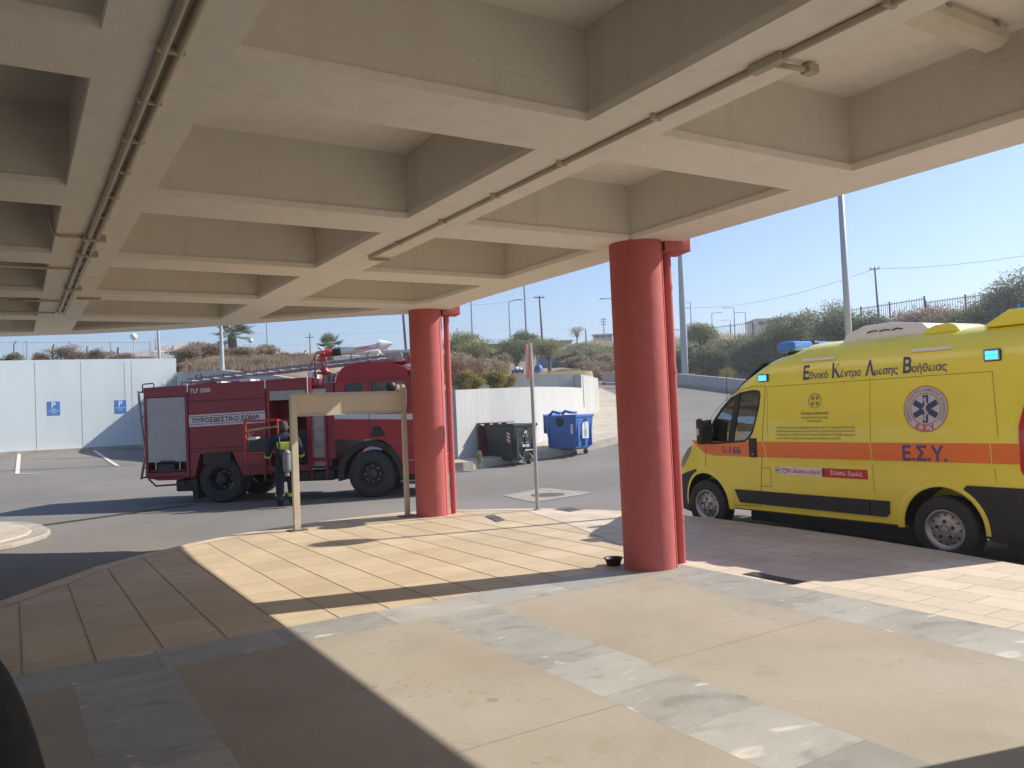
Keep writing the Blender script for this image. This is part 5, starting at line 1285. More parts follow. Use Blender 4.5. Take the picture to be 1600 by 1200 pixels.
# water cannon
t = bpy.data.objects.new('water_cannon', None); COL.objects.link(t); t.parent = truck
cy = .75
b = MB(); b.tube([(2.32, cy, 2.62), (2.32, cy, 2.84)], .09, 14); b.tube([(2.44, cy, 2.6), (2.50, cy, 2.88)], .07, 12); b.tube([(2.62, cy, 2.6), (2.66, cy, 2.9)], .05, 12); b.box(2.2, 2.76, cy-.1, cy+.1, 2.58, 2.66); b.build('base_pipe', m_alur, t, smooth=False)
b = MB(); b.tube([(2.34, cy, 2.84), (2.32, cy, 2.92), (2.27, cy, 2.98), (2.30, cy, 3.06), (2.27, cy, 3.16), (2.24, cy, 3.26), (2.27, cy, 3.33), (2.36, cy, 3.36), (2.52, cy, 3.36)], [.10, .085, .09, .075, .095, .085, .09, .085, .085], 14)
for z in (2.9, 3.05, 3.2): b.tube([(2.12, cy, z), (2.25, cy, z-.02)], .03, 8)
b.tube([(2.30, cy-.12, 3.33), (2.30, cy+.12, 3.33)], .06, 12); b.build('elbow', m_fr2 if False else M('monitor_red', (.50, .025, .03), .35, var=.1, coat=.3), t, smooth=True)
b = MB(); b.tube([(2.52, cy, 3.36), (2.72, cy, 3.375)], .088, 14); b.build('grip_sleeve', m_black, t)
b = MB(); b.tube([(2.72, cy, 3.375), (3.05, cy, 3.41), (3.5, cy, 3.455), (3.62, cy, 3.465)], [.095, .088, .07, .07], 14); b.build('barrel', m_whitep, t, smooth=True)
b = MB(); b.tube([(3.62, cy, 3.465), (3.66, cy, 3.47), (3.70, cy, 3.475), (3.96, cy, 3.50)], [.07, .14, .13, .015], 14); b.build('nozzle', m_whitep, t)
b = MB(); b.tube([(3.05, cy-.088, 3.40), (3.42, cy-.073, 3.44)], .013, 6); b.build('barrel_marking', m_tred, t)
b = MB(); b.tube([(2.30, cy, 3.40), (2.16, cy, 3.52)], .03, 8); b.build('lever', m_whitep, t)
b = MB(); b.tube([(2.13, cy-.2, 2.74), (2.13, cy-.2, 3.28), (2.20, cy-.2, 3.35), (2.3, cy-.2, 3.35)], .018, 8); b.tube([(2.02, cy-.2, 2.74), (2.02, cy-.2, 3.1), (2.13, cy-.2, 3.25)], .012, 6); b.build('guard_rail', m_fr2, t, smooth=True)
b = MB(); b.tube([(2.72, .3, 2.62), (2.72, .3, 2.84), (2.76, .3, 2.88), (2.90, .3, 2.88), (2.92, .3, 2.84), (2.92, .3, 2.7)], .016, 8); each(b, 'grab_rail', m_whitep, truck, smooth=True)
b = MB(); b.tube([(2.14, -.02, 2.2), (2.14, -.02, 2.78)], .012, 6); b.build('handrail', m_whitep, truck)
# slide-out rack
t = bpy.data.objects.new('slide_out_rack', None); COL.objects.link(t); t.parent = truck
y0 = -.75
b = MB()
def fr(x, z): return (x, y0, z)
x0, x1 = tp_(382, 655, y0)[0], tp_(433, 652, y0)[0]; zt3 = 1.86; zb3 = 1.12
b.box(x0-.02, x0+.03, y0-.02, y0+.02, zb3-.1, zt3); b.box(x0, x1, y0-.02, y0+.02, zt3-.05, zt3); b.box(x1-.02, x1+.02, y0-.02, y0+.02, zb3-.3, zt3); b.box(x0-.05, x0+.05, y0-.02, y0+.02, zt3-.28, zt3-.25)
b.box(x0, x1, y0-.015, y0+.015, zb3, zb3+.04); b.box(x0-.02, x0+.02, y0, .3, zt3-.05, zt3-.02); b.box(x0, x0+.03, y0, .3, zb3, zb3+.03); b.box(x1-.02, x1+.01, y0, .3, zt3-.05, zt3-.02)
b.build('rack_frame', m_frame, t, bevel=.005)
b = MB(); b.box(x0+.03, x1-.03, y0+.0, .2, zb3-.02, zb3+.02); b.build('tray', m_dark, t)
b = MB(); b.box(x0+.06, x1-.05, y0+.02, y0+.45, zb3+.02, zb3+.32); b.build('generator', M('dark_grey_equipment', (.04, .045, .05), .6, var=.3, scale=15), t, bevel=.02)
b = MB(); b.box(x0+.05, x0+.25, y0, y0+.2, zb3+.30, zb3+.36); b.build('equipment_panel', m_tw, t)
b = MB(); b.tube([(x0+.02, y0-.03, zt3-.24), (x0+.3, y0-.03, zt3-.21), (x1, y0-.03, zt3-.17)], .022, 8); b.tube([(x0+.1, y0-.04, zt3-.25), (x0+.12, y0-.04, zt3-.38), (x0+.2, y0-.04, zt3-.27)], .012, 6); b.build('hose_branch', M('brass', (.40, .28, .14), .5, .4, var=.2), t)
b = MB(); b.prism([(.62, .86), (1.12, .88), (1.12, 1.08), (.60, 1.08)], 'y', -.05, .0); b.build('drop_panel', m_frame if False else m_fr2, t)
b = MB(); b.tube([(1.2, -.3, 1.0), (1.2, -.3, .50), (1.45, -.3, .50)], .02, 6); b.build('rack_leg', m_fr, t)

# ------------------------------------------------------------------ people
def skin_figure(name, joints, edges, radii, mat, parent, sub=2):
    me = bpy.data.meshes.new(name); me.from_pydata(joints, edges, []); o = bpy.data.objects.new(name, me); COL.objects.link(o)
    sk_ = o.modifiers.new('skin', 'SKIN'); 
    for i, r in enumerate(radii):
        v = me.skin_vertices[0].data[i]; v.radius = (r, r) if not isinstance(r, tuple) else r
    me.skin_vertices[0].data[0].use_root = True
    ss = o.modifiers.new('sub', 'SUBSURF'); ss.levels = sub; ss.render_levels = sub
    dg = bpy.context.evaluated_depsgraph_get(); dg.update(); nm = bpy.data.meshes.new_from_object(o.evaluated_get(dg)); bpy.data.objects.remove(o, do_unlink=True)
    return link(name, nm, mat, parent, smooth=True)
def person(label, loc, rz, m_body, m_skin, m_hair, pose='rear', H_=1.78, bulky=1.15):
    """x right, y forward, z up; returns root"""
    t = thing('person', label, 'person', loc, rz); k = H_/1.78
    J = []; E = []; Rr = []
    def j(p, r, par=None):
        J.append(tuple(c*k for c in p)); Rr.append(r*k if not isinstance(r, tuple) else tuple(q*k for q in r)); i = len(J)-1
        if par is not None: E.append((par, i))
        return i
    B = bulky
    pel = j((0, 0, .95), (.155*B, .115*B)); wai = j((0, 0, 1.10), (.145*B, .11*B), pel); che = j((0, .0, 1.30), (.17*B, .13*B), wai); sho = j((0, -.0, 1.43), (.13*B, .10*B), che)
    nek = j((0, .01, 1.51), .062, sho); hd0 = j((0, .025, 1.60), .085, nek); hd1 = j((0, .03, 1.69), (.088, .10), hd0); hd2 = j((0, .02, 1.75), .06, hd1)
    for s, el, wr, fi in pose:
        a = j((s*.19*B, 0, 1.42), .075*B, sho); e = j(el, .058*B, a); w = j(wr, .042*B, e)
    for s, kn, an in ((-1, (-.115, .02, .50), (-.13, -.02, .09)), (1, (.12, .03, .50), (.15, .02, .09))):
        h = j((s*.09, 0, .88), .105*B, pel); q = j(kn, .075*B, h); c = j((kn[0]*1.05, an[1]-.02, .30), .072*B, q); n_ = j(an, .062*B, c); f = j((an[0], an[1]+.10, .045), .045, n_); g = j((an[0]*1.06, an[1]+.20, .04), .04, f)
    skin_figure('body', J, E, Rr, m_body, t)
    # head with face, ears and hair over the skinned skull
    hz = 1.655*k; b = MB(); 
    prh = [(.001, -.125), (.045, -.118), (.062, -.09), (.078, -.04), (.086, .02), (.084, .07), (.062, .11), (.001, .128)]
    b.lathe(prh, (0, 0, 0), 'z', 20); hd = MB().add([(x*.92*k, y*1.12*k+.03*k, z*k+hz) for x, y, z in b.v], b.f)
    hd.prism([(-.016*k, hz-.03*k), (.016*k, hz-.03*k), (0, hz+.02*k)], 'y', .11*k, .15*k)
    ho = hd.build('head', m_skin, t, smooth=True)
    b = MB()
    for s in (-1, 1): b.ball((s*.082*k, .02*k, hz-.005), .026*k, 8, 6)
    each(b, 'ear', m_skin, ho, smooth=True)
    b = MB()
    for s in (-1, 1): b.ball((s*.032*k, .118*k, hz+.02*k), .011*k, 8, 6)
    b.box(-.025*k, .025*k, .112*k, .122*k, hz-.062*k, hz-.055*k); b.build('eyes_and_mouth', m_dark, ho)
    b = MB(); b.lathe([(.088, -.06), (.094, .0), (.092, .07), (.068, .118), (.001, .137)], (0, 0, 0), 'z', 20)
    MB().add([(x*.94*k, (y*1.10-.004)*k+.018*k-(.02*k if z < .03 else 0), z*k+hz) for x, y, z in b.v if True], b.f).build('hair', m_hair, ho, smooth=True)
    # hands: palm, four fingers, thumb
    for s, el, wr, fi in pose:
        W_ = Vector(wr)*k; D = Vector(fi).normalized(); side = D.cross(Vector((0, 0, 1)))
        if side.length < .2: side = Vector((0, 1, 0)).cross(D)
        side.normalize(); J2 = [tuple(W_), tuple(W_+D*.05*k), tuple(W_+D*.09*k)]; E2 = [(0, 1), (1, 2)]; R2 = [.028*k, (.04*k, .018*k), (.04*k, .016*k)]
        nrm = side.cross(D)
        for q, (o_, ln) in enumerate(((-.03, .075), (-.01, .085), (.01, .08), (.03, .062))):
            b0 = W_+D*.09*k+side*o_*k; m1 = b0+D*ln*.5*k; m2 = m1+(D*.7+nrm*.7)*ln*.5*k; n0 = len(J2); J2 += [tuple(b0), tuple(m1), tuple(m2)]; E2 += [(2, n0), (n0, n0+1), (n0+1, n0+2)]; R2 += [.011*k, .0095*k, .008*k]
        th = W_+D*.04*k-side*.035*k; n0 = len(J2); J2 += [tuple(th), tuple(th+(D-side*.8).normalized()*.05*k)]; E2 += [(1, n0), (n0, n0+1)]; R2 += [.013*k, .009*k]
        skin_figure('hand', J2, E2, R2, m_skin, t, 1)
    return t, k
m_skin = M('skin', (.42, .24, .17), .55, var=.06)
m_uni = M('navy_turnout_cloth', (.012, .016, .035), .85, var=.25, scale=12, bump=.4, bscale=18)
m_hair = M('dark_grey_hair', (.05, .045, .04), .8, var=.3, scale=60)
m_hv = M('reflective_yellow', (.55, .62, .06), .5, var=.1, scale=15)
fp = gp(447.5, 790, -.22)
fire, k = person('firefighter in navy kit with yellow bands and a grey air cylinder, at the open locker', (fp.x, fp.y, -.22), math.atan2(fp.y, fp.x)-R(90)+R(4), m_uni, m_skin, m_hair,
    pose=[(-1, (-.34, .06, 1.14), (-.33, .26, 1.02), (.0, 1, -.1)), (1, (.34, .05, 1.14), (.36, .24, 1.0), (0, 1, -.1))], H_=1.80, bulky=1.28)
def band(b, c, rx_, ry_, z0, z1, n=24, tilt=0):
    vs = []
    for z in (z0, z1):
        for i in range(n): a = 2*math.pi*i/n; vs.append((c[0]+rx_*math.cos(a), c[1]+ry_*math.sin(a), z))
    b.add(vs, [(i, (i+1) % n, n+(i+1) % n, n+i) for i in range(n)])
b = MB(); b.prism([(-.17, 1.36), (.17, 1.36), (.16, 1.22), (.07, 1.20), (-.10, 1.20), (-.16, 1.24)], 'y', -.205, -.18); b.build('back_panel', m_hv, fire, bevel=.01)
def limb_band(b, p, q, f0, f1, r):
    p, q = Vector(p), Vector(q); b.tube([p.lerp(q, f0), p.lerp(q, f1)], r, 14)
b = MB(); limb_band(b, (-.34, .06, 1.14), (-.33, .26, 1.02), .35, .55, .078); limb_band(b, (.34, .05, 1.14), (.36, .24, 1.0), .35, .55, .078); b.build('sleeve_band', m_hv, fire)
b = MB(); limb_band(b, (-.13, -.02, .10), (-.12, -.0, .30), .55, .9, .103); limb_band(b, (.15, .02, .1), (.126, .0, .30), .55, .9, .103); limb_band(b, (-.13, -.02, .10), (-.12, -.0, .30), 1.1, 1.2, .106); b.build('trouser_band', m_hv, fire)
b = MB()
for s in (-1, 1): b.tube([(s*.11, -.12, 1.47), (s*.12, -.205, 1.34), (s*.10, -.21, 1.1), (s*.05, -.23, .98)], .022, 8)
b.box(-.22, .22, -.19, -.15, .93, .98); b.build('harness', m_black, fire)
m_cyl = M('grey_air_cylinder', (.20, .205, .20), .45, var=.08)
b = MB(); b.lathe([(.001, 0), (.05, .0), (.075, .04), (.085, .1), (.085, .36), (.07, .43), (.035, .46), (.03, .49)], (.02, -.29, .72), 'z', 18); b.build('air_cylinder', m_cyl, fire, smooth=True)
b = MB(); b.ball((.02, -.30, 1.12), .085, 12, 8); b.build('breathing_mask', m_cyl, fire, smooth=True)
b = MB(); b.lathe([(.02, 0), (.045, .0), (.045, .06), (.02, .07)], (.02, -.29, .65), 'z', 12); b.build('cylinder_valve', m_alur, fire)
b = MB()
for s, x, y in ((-1, -.13, -.02), (1, .15, .02)): b.tube([(x, y, .28), (x, y-.01, .12), (x, y, .07)], [.09, .082, .075], 14); b.tube([(x, y-.05, .055), (x, y+.1, .05), (x*1.05, y+.22, .045)], [.055, .055, .045], 12)
b.build('boots', m_black, fire, smooth=True)
# bystander in black at the left edge, close to the camera
m_coat = M('black_jacket_cloth', (.016, .016, .018), .9, var=.4, scale=40, bump=.5, bscale=260)
pc = Rh*(-.935)+Fh*.92
by, k = person('person in a black jacket cut off by the lower left edge of the picture', (pc.x, pc.y, .004), -YAW, m_coat, m_skin, m_hair,
    pose=[(-1, (-.37, .0, 1.15), (-.34, .20, 1.0), (.2, 1, -.3)), (1, (.37, .0, 1.15), (.34, .20, 1.0), (-.2, 1, -.3))], H_=1.635, bulky=1.5)
# ------------------------------------------------------------------ foliage
def leaves(name, mat, parent, lobes, n, size, flat=.5, aspect=1.6, shell=.5, up=.3):
    """n leaf-sized faces scattered through several lobes (x, y, z, rx, ry, rz)"""
    n = int(n*3.0); size = size*.50
    L_ = np.array(lobes, float); vol = L_[:, 3]*L_[:, 4]*L_[:, 5]; idx = rng.choice(len(L_), n, p=vol**.75/np.sum(vol**.75))
    d = rng.normal(size=(n, 3)); d /= np.linalg.norm(d, axis=1)[:, None]
    rr = rng.random(n)**shell; c = L_[idx, :3]+d*rr[:, None]*L_[idx, 3:6]*(1+.12*rng.normal(size=(n, 1)))
    nr = rng.normal(size=(n, 3)); nr[:, 2] += up; nr /= np.linalg.norm(nr, axis=1)[:, None]
    a = np.cross(nr, rng.normal(size=(n, 3))); a /= np.linalg.norm(a, axis=1)[:, None]; b = np.cross(nr, a)
    s = size*(.6+.8*rng.random((n, 1))); a = a*s*aspect; b = b*s
    v = np.stack([c-a, c-b*.6, c+a, c+b*.6], 1).reshape(-1, 3)
    me = bpy.data.meshes.new(name); me.vertices.add(4*n); me.vertices.foreach_set('co', v.astype(np.float32).ravel())
    me.loops.add(4*n); me.loops.foreach_set('vertex_index', np.arange(4*n, dtype=np.int32)); me.polygons.add(n)
    me.polygons.foreach_set('loop_start', np.arange(0, 4*n, 4, dtype=np.int32)); me.polygons.foreach_set('loop_total', np.full(n, 4, np.int32))
    me.update(calc_edges=True); me.validate()
    return link(name, me, mat, parent)
def lobed(w, h, dpt, n, base=.0, seed=0, low=.32):
    r_ = random.Random(seed); out = []
    for i in range(n):
        a = r_.uniform(0, 6.28); q = r_.uniform(.1, .62); z = base+h*r_.uniform(low, .78); f = 1-abs((z-base)/h-.5)*.7
        out.append((math.cos(a)*q*w/2*f, math.sin(a)*q*dpt/2*f, z, w*r_.uniform(.16, .30), dpt*r_.uniform(.16, .30), h*r_.uniform(.14, .26)))
    return out
lm = {'dark': leafmat('leaf_dark_green', (0.093, 0.119, 0.068), (0.170, 0.204, 0.111), (0.323, 0.340, 0.187)),
      'olive': leafmat('leaf_olive', (0.145, 0.153, 0.076), (0.255, 0.264, 0.128), (0.442, 0.425, 0.212)),
      'grey': leafmat('leaf_grey_green', (0.170, 0.187, 0.128), (0.289, 0.297, 0.204), (0.459, 0.459, 0.323)),
      'yellow': leafmat('leaf_yellow_green', (0.150, 0.150, 0.037), (0.300, 0.263, 0.075), (0.425, 0.362, 0.125)),
      'dry': leafmat('dry_twig', (0.175, 0.125, 0.088), (0.300, 0.219, 0.150), (0.450, 0.350, 0.237)),
      'red': leafmat('reddish_twig', (0.188, 0.112, 0.081), (0.300, 0.181, 0.125), (0.413, 0.275, 0.200)),
      'brown': leafmat('brown_shrub', (0.187, 0.145, 0.102), (0.323, 0.255, 0.178), (0.510, 0.408, 0.289)),
      'straw': leafmat('straw_grass', (0.325, 0.237, 0.138), (0.475, 0.362, 0.213), (0.650, 0.525, 0.338)),
      'palm': leafmat('palm_leaf', (0.062, 0.094, 0.025), (0.125, 0.163, 0.056), (0.300, 0.338, 0.150))}
m_bark = M('bark', (.14, .11, .085), .95, var=.3, scale=6, bump=.4)
def bush(px, d, w, h, kind, label, n=1500, size=.07, dz=-.1, group=None, seed=0, name='shrub', cat='shrub', nl=12, up=.3, low=.22):
    p = polar(px, d, dz); t = thing(name, label, cat, p, 0, group); nl_ = nl
    leaves('foliage', lm[kind], t, lobed(w, h, w*.8, nl_, 0, seed, low), n, size, up=up)
    r_ = random.Random(seed+5); b = MB()
    for k in range(5):
        a = r_.uniform(0, 6.28); b.tube([(0, 0, -.1), (math.cos(a)*w*.1, math.sin(a)*w*.1, h*.3), (math.cos(a)*w*.28, math.sin(a)*w*.22, h*.7)], [w*.014, w*.010, w*.003], 6)
    b.build('stem', m_bark, t); return t
def tree(px, d, w, h, kind, label, trunk=1.2, n=4000, size=.09, seed=0, lean=0, group=None, nl=14, flatk=1., base=None, cat='tree'):
    p = polar(px, d, -.1) if base is None else base; t = thing('tree', label, cat, p, 0, group); r_ = random.Random(seed)
    ls = [(x, y, z*flatk+trunk, a, b_, c*flatk) for x, y, z, a, b_, c in lobed(w, h-trunk, w*.9, nl, 0, seed)]
    leaves('crown', lm[kind], t, ls, n, size, shell=.45)
    b = MB(); top = (lean*.5, 0, trunk*1.05); b.tube([(0, 0, -.2), (lean*.2, 0, trunk*.5), top], [w*.035, w*.028, w*.024], 8)
    for l in ls[:9]: b.tube([top, ((top[0]+l[0])*.5, l[1]*.4, (top[2]+l[2])*.5+.1), (l[0], l[1], l[2])], [w*.018, w*.012, w*.004], 6)
    b.build('trunk', m_bark, t); return t
def box_px(px0, px1, y_top, y_bot, d):
    """size of something seen between these photo columns and rows at distance d"""
    return (px1-px0)/FPX*d, (y_bot-y_top)/FPX*d
# shrubs of the bank above the ambulance, left to right
hedge = [ # px, d, w, h, kind
 (1058, 61, 4.5, 3.6, 'olive'), (1082, 64, 5, 3.6, 'dark'), (1108, 60, 4.4, 3.6, 'olive'), (1128, 66, 6, 3.8, 'dark'), (1150, 60, 5, 4.2, 'dark'), (1172, 57, 5.5, 4.6, 'dark'),
 (1200, 56, 4.6, 4.4, 'dark'), (1222, 60, 5, 4.6, 'dark'), (1250, 55, 4.6, 4.6, 'dark'), (1276, 56, 4.2, 5.0, 'olive'), (1303, 52, 4.2, 5.2, 'grey'), (1330, 52, 4.4, 4.6, 'dark'), (1352, 50, 3.8, 4.2, 'dark'), (1376, 50, 4.2, 3.8, 'dark')]
nm = ['leftmost', 'second', 'third', 'fourth', 'fifth', 'sixth', 'seventh', 'eighth', 'ninth', 'tenth', 'eleventh', 'twelfth', 'thirteenth', 'last']
for i, (px, d, w, h, kd) in enumerate(hedge):
    h *= (.66 if px < 1210 else .84)
    kn_ = {'dark': 'dark green', 'olive': 'olive green', 'grey': 'grey-green tall'}[kd]
    bush(px, d, w, h, kd, f'{kn_} shrub, {nm[i]} from the left in the hedge on the bank', 3600, .105, group='shrubs of the hedge bank behind the ambulance', seed=i*3+1, nl=20, low=.10)
for i, (px, d, w, h, kd, lab) in enumerate([(1418, 50, 5, 3.2, 'brown', 'brown dry shrub on the bank under the railing, left one'), (1452, 50, 5, 3.1, 'brown', 'brown dry shrub on the bank under the railing, middle one'), (1488, 48, 4.6, 3.2, 'brown', 'brown dry shrub on the bank under the railing, right one'), (1512, 46, 3.4, 3.2, 'dark', 'dark shrub on the bank left of the van roof beacon'), (1545, 45, 4.2, 4.0, 'olive', 'tall olive shrub above the rear beacon of the ambulance'), (1585, 44, 4.6, 4.9, 'grey', 'tall grey-green shrub at the right edge above the ambulance'), (1628, 43, 5, 5.5, 'dark', 'tall dark shrub cut off by the right edge')]):
    bush(px, d, w, h, kd, lab, 3400, .095, seed=50+i, nl=16)
bush(1136, 52.3, 1.5, 1.5, 'yellow', 'small pale shrub at the foot of the wall by the ambulance nose', 900, .05, seed=77)
tree(1101, 60.0, 3.6, 4.2, 'olive', 'young olive-green tree with a pale trunk against the hedge bank', 1.9, 2200, .09, seed=8)
# slope right of the gate
for i, (px, d, w, h, kd, lab) in enumerate([(893, 72, 4, 2.0, 'dark', 'dark round shrub right of the blue gate'), (918, 78, 4.5, 2.6, 'grey', 'grey-green shrub on the slope right of the blue gate'), (940, 74, 5, 2.6, 'olive', 'olive shrub on the slope left of the near red column'), (905, 66, 3.4, 1.3, 'brown', 'brown scrub in front of the blue gate, left part'), (930, 64, 4.2, 1.9, 'brown', 'brown scrub left of the near red column above the road'), (950, 66, 4.6, 2.2, 'brown', 'brown scrub touching the near red column above the road')]):
    bush(px, d, w, h, kd, lab, 2600, .10, seed=90+i, nl=14)
# terrace planting behind the curved wall
for i, (px, d, w, h, kd, lab, sz, dz) in enumerate([
  (733, 31.5, 1.5, .95, 'yellow', 'yellow-green shrub behind the curved wall, left one', .045, 0), (772, 32.5, 1.5, .95, 'yellow', 'yellow-green shrub behind the curved wall, centre one', .045, 0), (790, 33.5, 1.1, .8, 'yellow', 'small yellow-green shrub behind the curved wall, right one', .045, 0),
  (722, 34, 1.7, 1.7, 'red', 'reddish dry bush beside the far red column', .045, -.1), (742, 38, 1.7, 1.5, 'red', 'reddish dry bush behind the yellow-green shrubs', .05, 0),
  (742, 44, 3.2, 1.35, 'brown', 'low dark brown shrub under the spreading tree', .07, .1), (768, 46, 3.2, 1.4, 'brown', 'dark shrub right of the spreading tree trunk', .07, .1), (785, 48, 1.8, 1.5, 'brown', 'small round twiggy brown shrub left of the blue container', .05, .2),
  (700, 40, 4, 2.0, 'brown', 'brown shrub mostly hidden by the far red column', .07, 0)]):
    bush(px, d, w, h, kd, lab, 2600 if kd == 'yellow' else 1900, sz, dz, seed=120+i, nl=14, name='shrub')
tree(745, 50, 3.6, 2.75, 'olive', 'spreading flat-topped tree on the terrace right of the far red column', 1.3, 1900, .06, seed=31, flatk=.9)
tree(720, 52, 3.6, 3.3, 'olive', 'tree partly hidden behind the far red column', 1.0, 2600, .07, seed=32)
tree(808, 58, 4.6, 2.9, 'dark', 'dark bushy tree left of the round sign', .7, 2800, .075, seed=33)
tree(825, 66, 3.4, 3.7, 'dark', 'dark tree directly behind the round sign', 1.2, 3000, .085, seed=34)
tree(860, 62, 5.6, 2.9, 'olive', 'olive-green tree right of the sign pole in front of the blue gate', 1.0, 3200, .075, seed=35)
tree(784, 64, 3.6, 2.5, 'dark', 'small dark tree between the flat roof and the bushy tree', .8, 2200, .085, seed=36)
tree(903.5, 104, 3.6, 3.6, 'grey', 'thin bare sapling on the dry grass slope', 1.6, 260, .10, seed=37, nl=8, lean=.3)
bush(742.5, 24.9, .38, .62, 'grey', 'small weed growing at the foot of the curved wall', 260, .03, .12, seed=140, nl=5, name='weed', cat='weed')
bush(743, 52.5, 2.6, 3.6, 'dry', 'leafless twiggy bush behind the spreading tree', 240, .05, 0, seed=141, nl=9)
# left bank behind the truck
nm2 = ['first', 'second', 'third', 'fourth', 'fifth', 'sixth', 'seventh', 'eighth', 'ninth', 'tenth', 'eleventh', 'twelfth']
L9 = [(290, 42, 2.6, 1.6, 'brown'), (308, 46, 3.2, 1.7, 'brown'), (333, 44, 2.4, 1.5, 'brown'), (356, 47, 2.2, 1.3, 'dry'), (376, 44, 2.6, 1.4, 'brown'), (398, 46, 2.4, 1.5, 'brown'), (420, 48, 2.2, 1.7, 'brown'), (440, 46, 2.2, 1.0, 'dry'), (345, 39, 2.2, .8, 'dry'), (385, 39, 2.6, .8, 'dry'), (415, 38, 2.6, .9, 'dry'), (460, 44, 3.2, .9, 'dry'), (300, 38, 2.2, .7, 'dry'), (275, 47, 2.2, 1.2, 'dry')]
for i, (px, d, w, h, kd) in enumerate(L9):
    h *= .75; w *= .9
    bush(px, d, w, h, kd, f'{"brown" if kd == "brown" else "straw-coloured"} scrub on the slope behind the truck, {nm2[sum(1 for q in L9 if q[4] == kd and q[0] < px)]} from the left', 1500, .065, -.15, group=('brown scrub behind the fire engine' if kd == 'brown' else 'dry scrub behind the fire engine'), seed=160+i)
L8 = [(5, 1.0, .35, 'dry'), (24, 1.1, .65, 'grey'), (70, 1.2, .6, 'dry'), (97, 1.6, .85, 'dry'), (115, 1.9, .95, 'dry'), (135, 1.3, .7, 'dry'), (152, 1.1, .75, 'dry'), (186, 1.5, .6, 'dry'), (215, 1.8, .35, 'dry'), (-30, 1.6, .6, 'dry')]
for i, (px, w, h, kd) in enumerate(L8):
    bush(px, wall_d(px)+.9, w, h, kd, 'grey-green tuft on top of the pale blue wall' if kd == 'grey' else f'dry pale tuft on the pale blue wall, {nm2[sum(1 for q in L8 if q[3] == kd and q[0] < px)]} from the left', 800, .04, 0, group=None if kd == 'grey' else 'dry tufts on the pale blue wall', seed=190+i, up=.8, nl=8)
# dry grass cover
def grass(name, label, quads, n, h, kind):
    V = []; 
    for _ in range(n):
        px0, px1, d0, d1 = random.choice(quads); px = random.uniform(px0, px1); d = random.uniform(d0, d1); p = polar(px, d, -.02)
        a = random.uniform(0, 6.28); w = .016; hh = h*random.uniform(.5, 1.3); lx, ly = random.uniform(-.3, .3)*hh, random.uniform(-.3, .3)*hh
        c, s = math.cos(a)*w, math.sin(a)*w; V.append(((p.x-c, p.y-s, p.z), (p.x+c, p.y+s, p.z), (p.x+lx+c*.2, p.y+ly+s*.2, p.z+hh), (p.x+lx-c*.2, p.y+ly-s*.2, p.z+hh)))
    b = MB(); b.v = [q for v in V for q in v]; b.f = [(4*i, 4*i+1, 4*i+2, 4*i+3) for i in range(len(V))]
    o = b.build(name, lm[kind]); return tag(o, label, 'grass', None, 'stuff')
grass('dry_grass', 'dry straw grass along the crest under the railing', [(1040, 1260, 92, 104), (1250, 1400, 60, 84), (1380, 1620, 52, 66)], 18000, .9, 'straw')
grass('dry_grass', 'golden dry grass on the slope left of the near red column', [(868, 960, 88, 112)], 16000, .8, 'straw')
grass('dry_grass', 'dry grass and twigs on the bank behind the fire engine', [(276, 500, 36, 62)], 30000, .35, 'dry')
grass('dry_grass', 'low dry grass on the terrace behind the curved wall', [(640, 915, 37, 60)], 9000, .3, 'straw')
# palms
def palm(px, d, h, w, label, seed):
    p = polar(px, d, -.2); t = thing('palm_tree', label, 'palm tree', p); r_ = random.Random(seed)
    n = 16; b = MB(); b.tube([(0, 0, 0), (.03, 0, h*.3), (0, 0, h*.60)], [w*.10, w*.085, w*.075], 12); b.build('trunk', m_bark, t)
    f = MB(); tz = h*.62
    for i in range(34):
        a = r_.uniform(0, 6.28); el = r_.uniform(-.35, 1.35); L_ = w*.5*r_.uniform(.75, 1.05); d0 = Vector((math.cos(a)*math.cos(el), math.sin(a)*math.cos(el), math.sin(el)))
        tip = Vector((0, 0, tz))+d0*L_*.55-Vector((0, 0, .02*L_)); f.tube([(0, 0, tz), tip], [.03, .012], 4)
        sd = d0.cross(Vector((0, 0, 1))); sd = sd.normalized() if sd.length > .1 else Vector((1, 0, 0)); upv = sd.cross(d0)
        for k in range(13):
            an = R(-95+190*k/12); dd = (d0*math.cos(an)+sd*math.sin(an)); ll = L_*.5*(1-.25*abs(k-6)/6); e = tip+dd*ll+Vector((0, 0, -.18*ll)); ww = upv*.0+dd.cross(upv).normalized()*.035*w/3
            m1 = tip+dd*ll*.5; f.add([tip, m1-ww, e, m1+ww], [(0, 1, 2, 3)])
    f.build('fronds', lm['palm'], t); return t
palm(365, 54, 3.0, 3.7, 'fan palm behind the white pole left of the fire cannon', 3)
palm(517, 60, 2.0, 3.0, 'fan palm behind the white water cannon', 4)

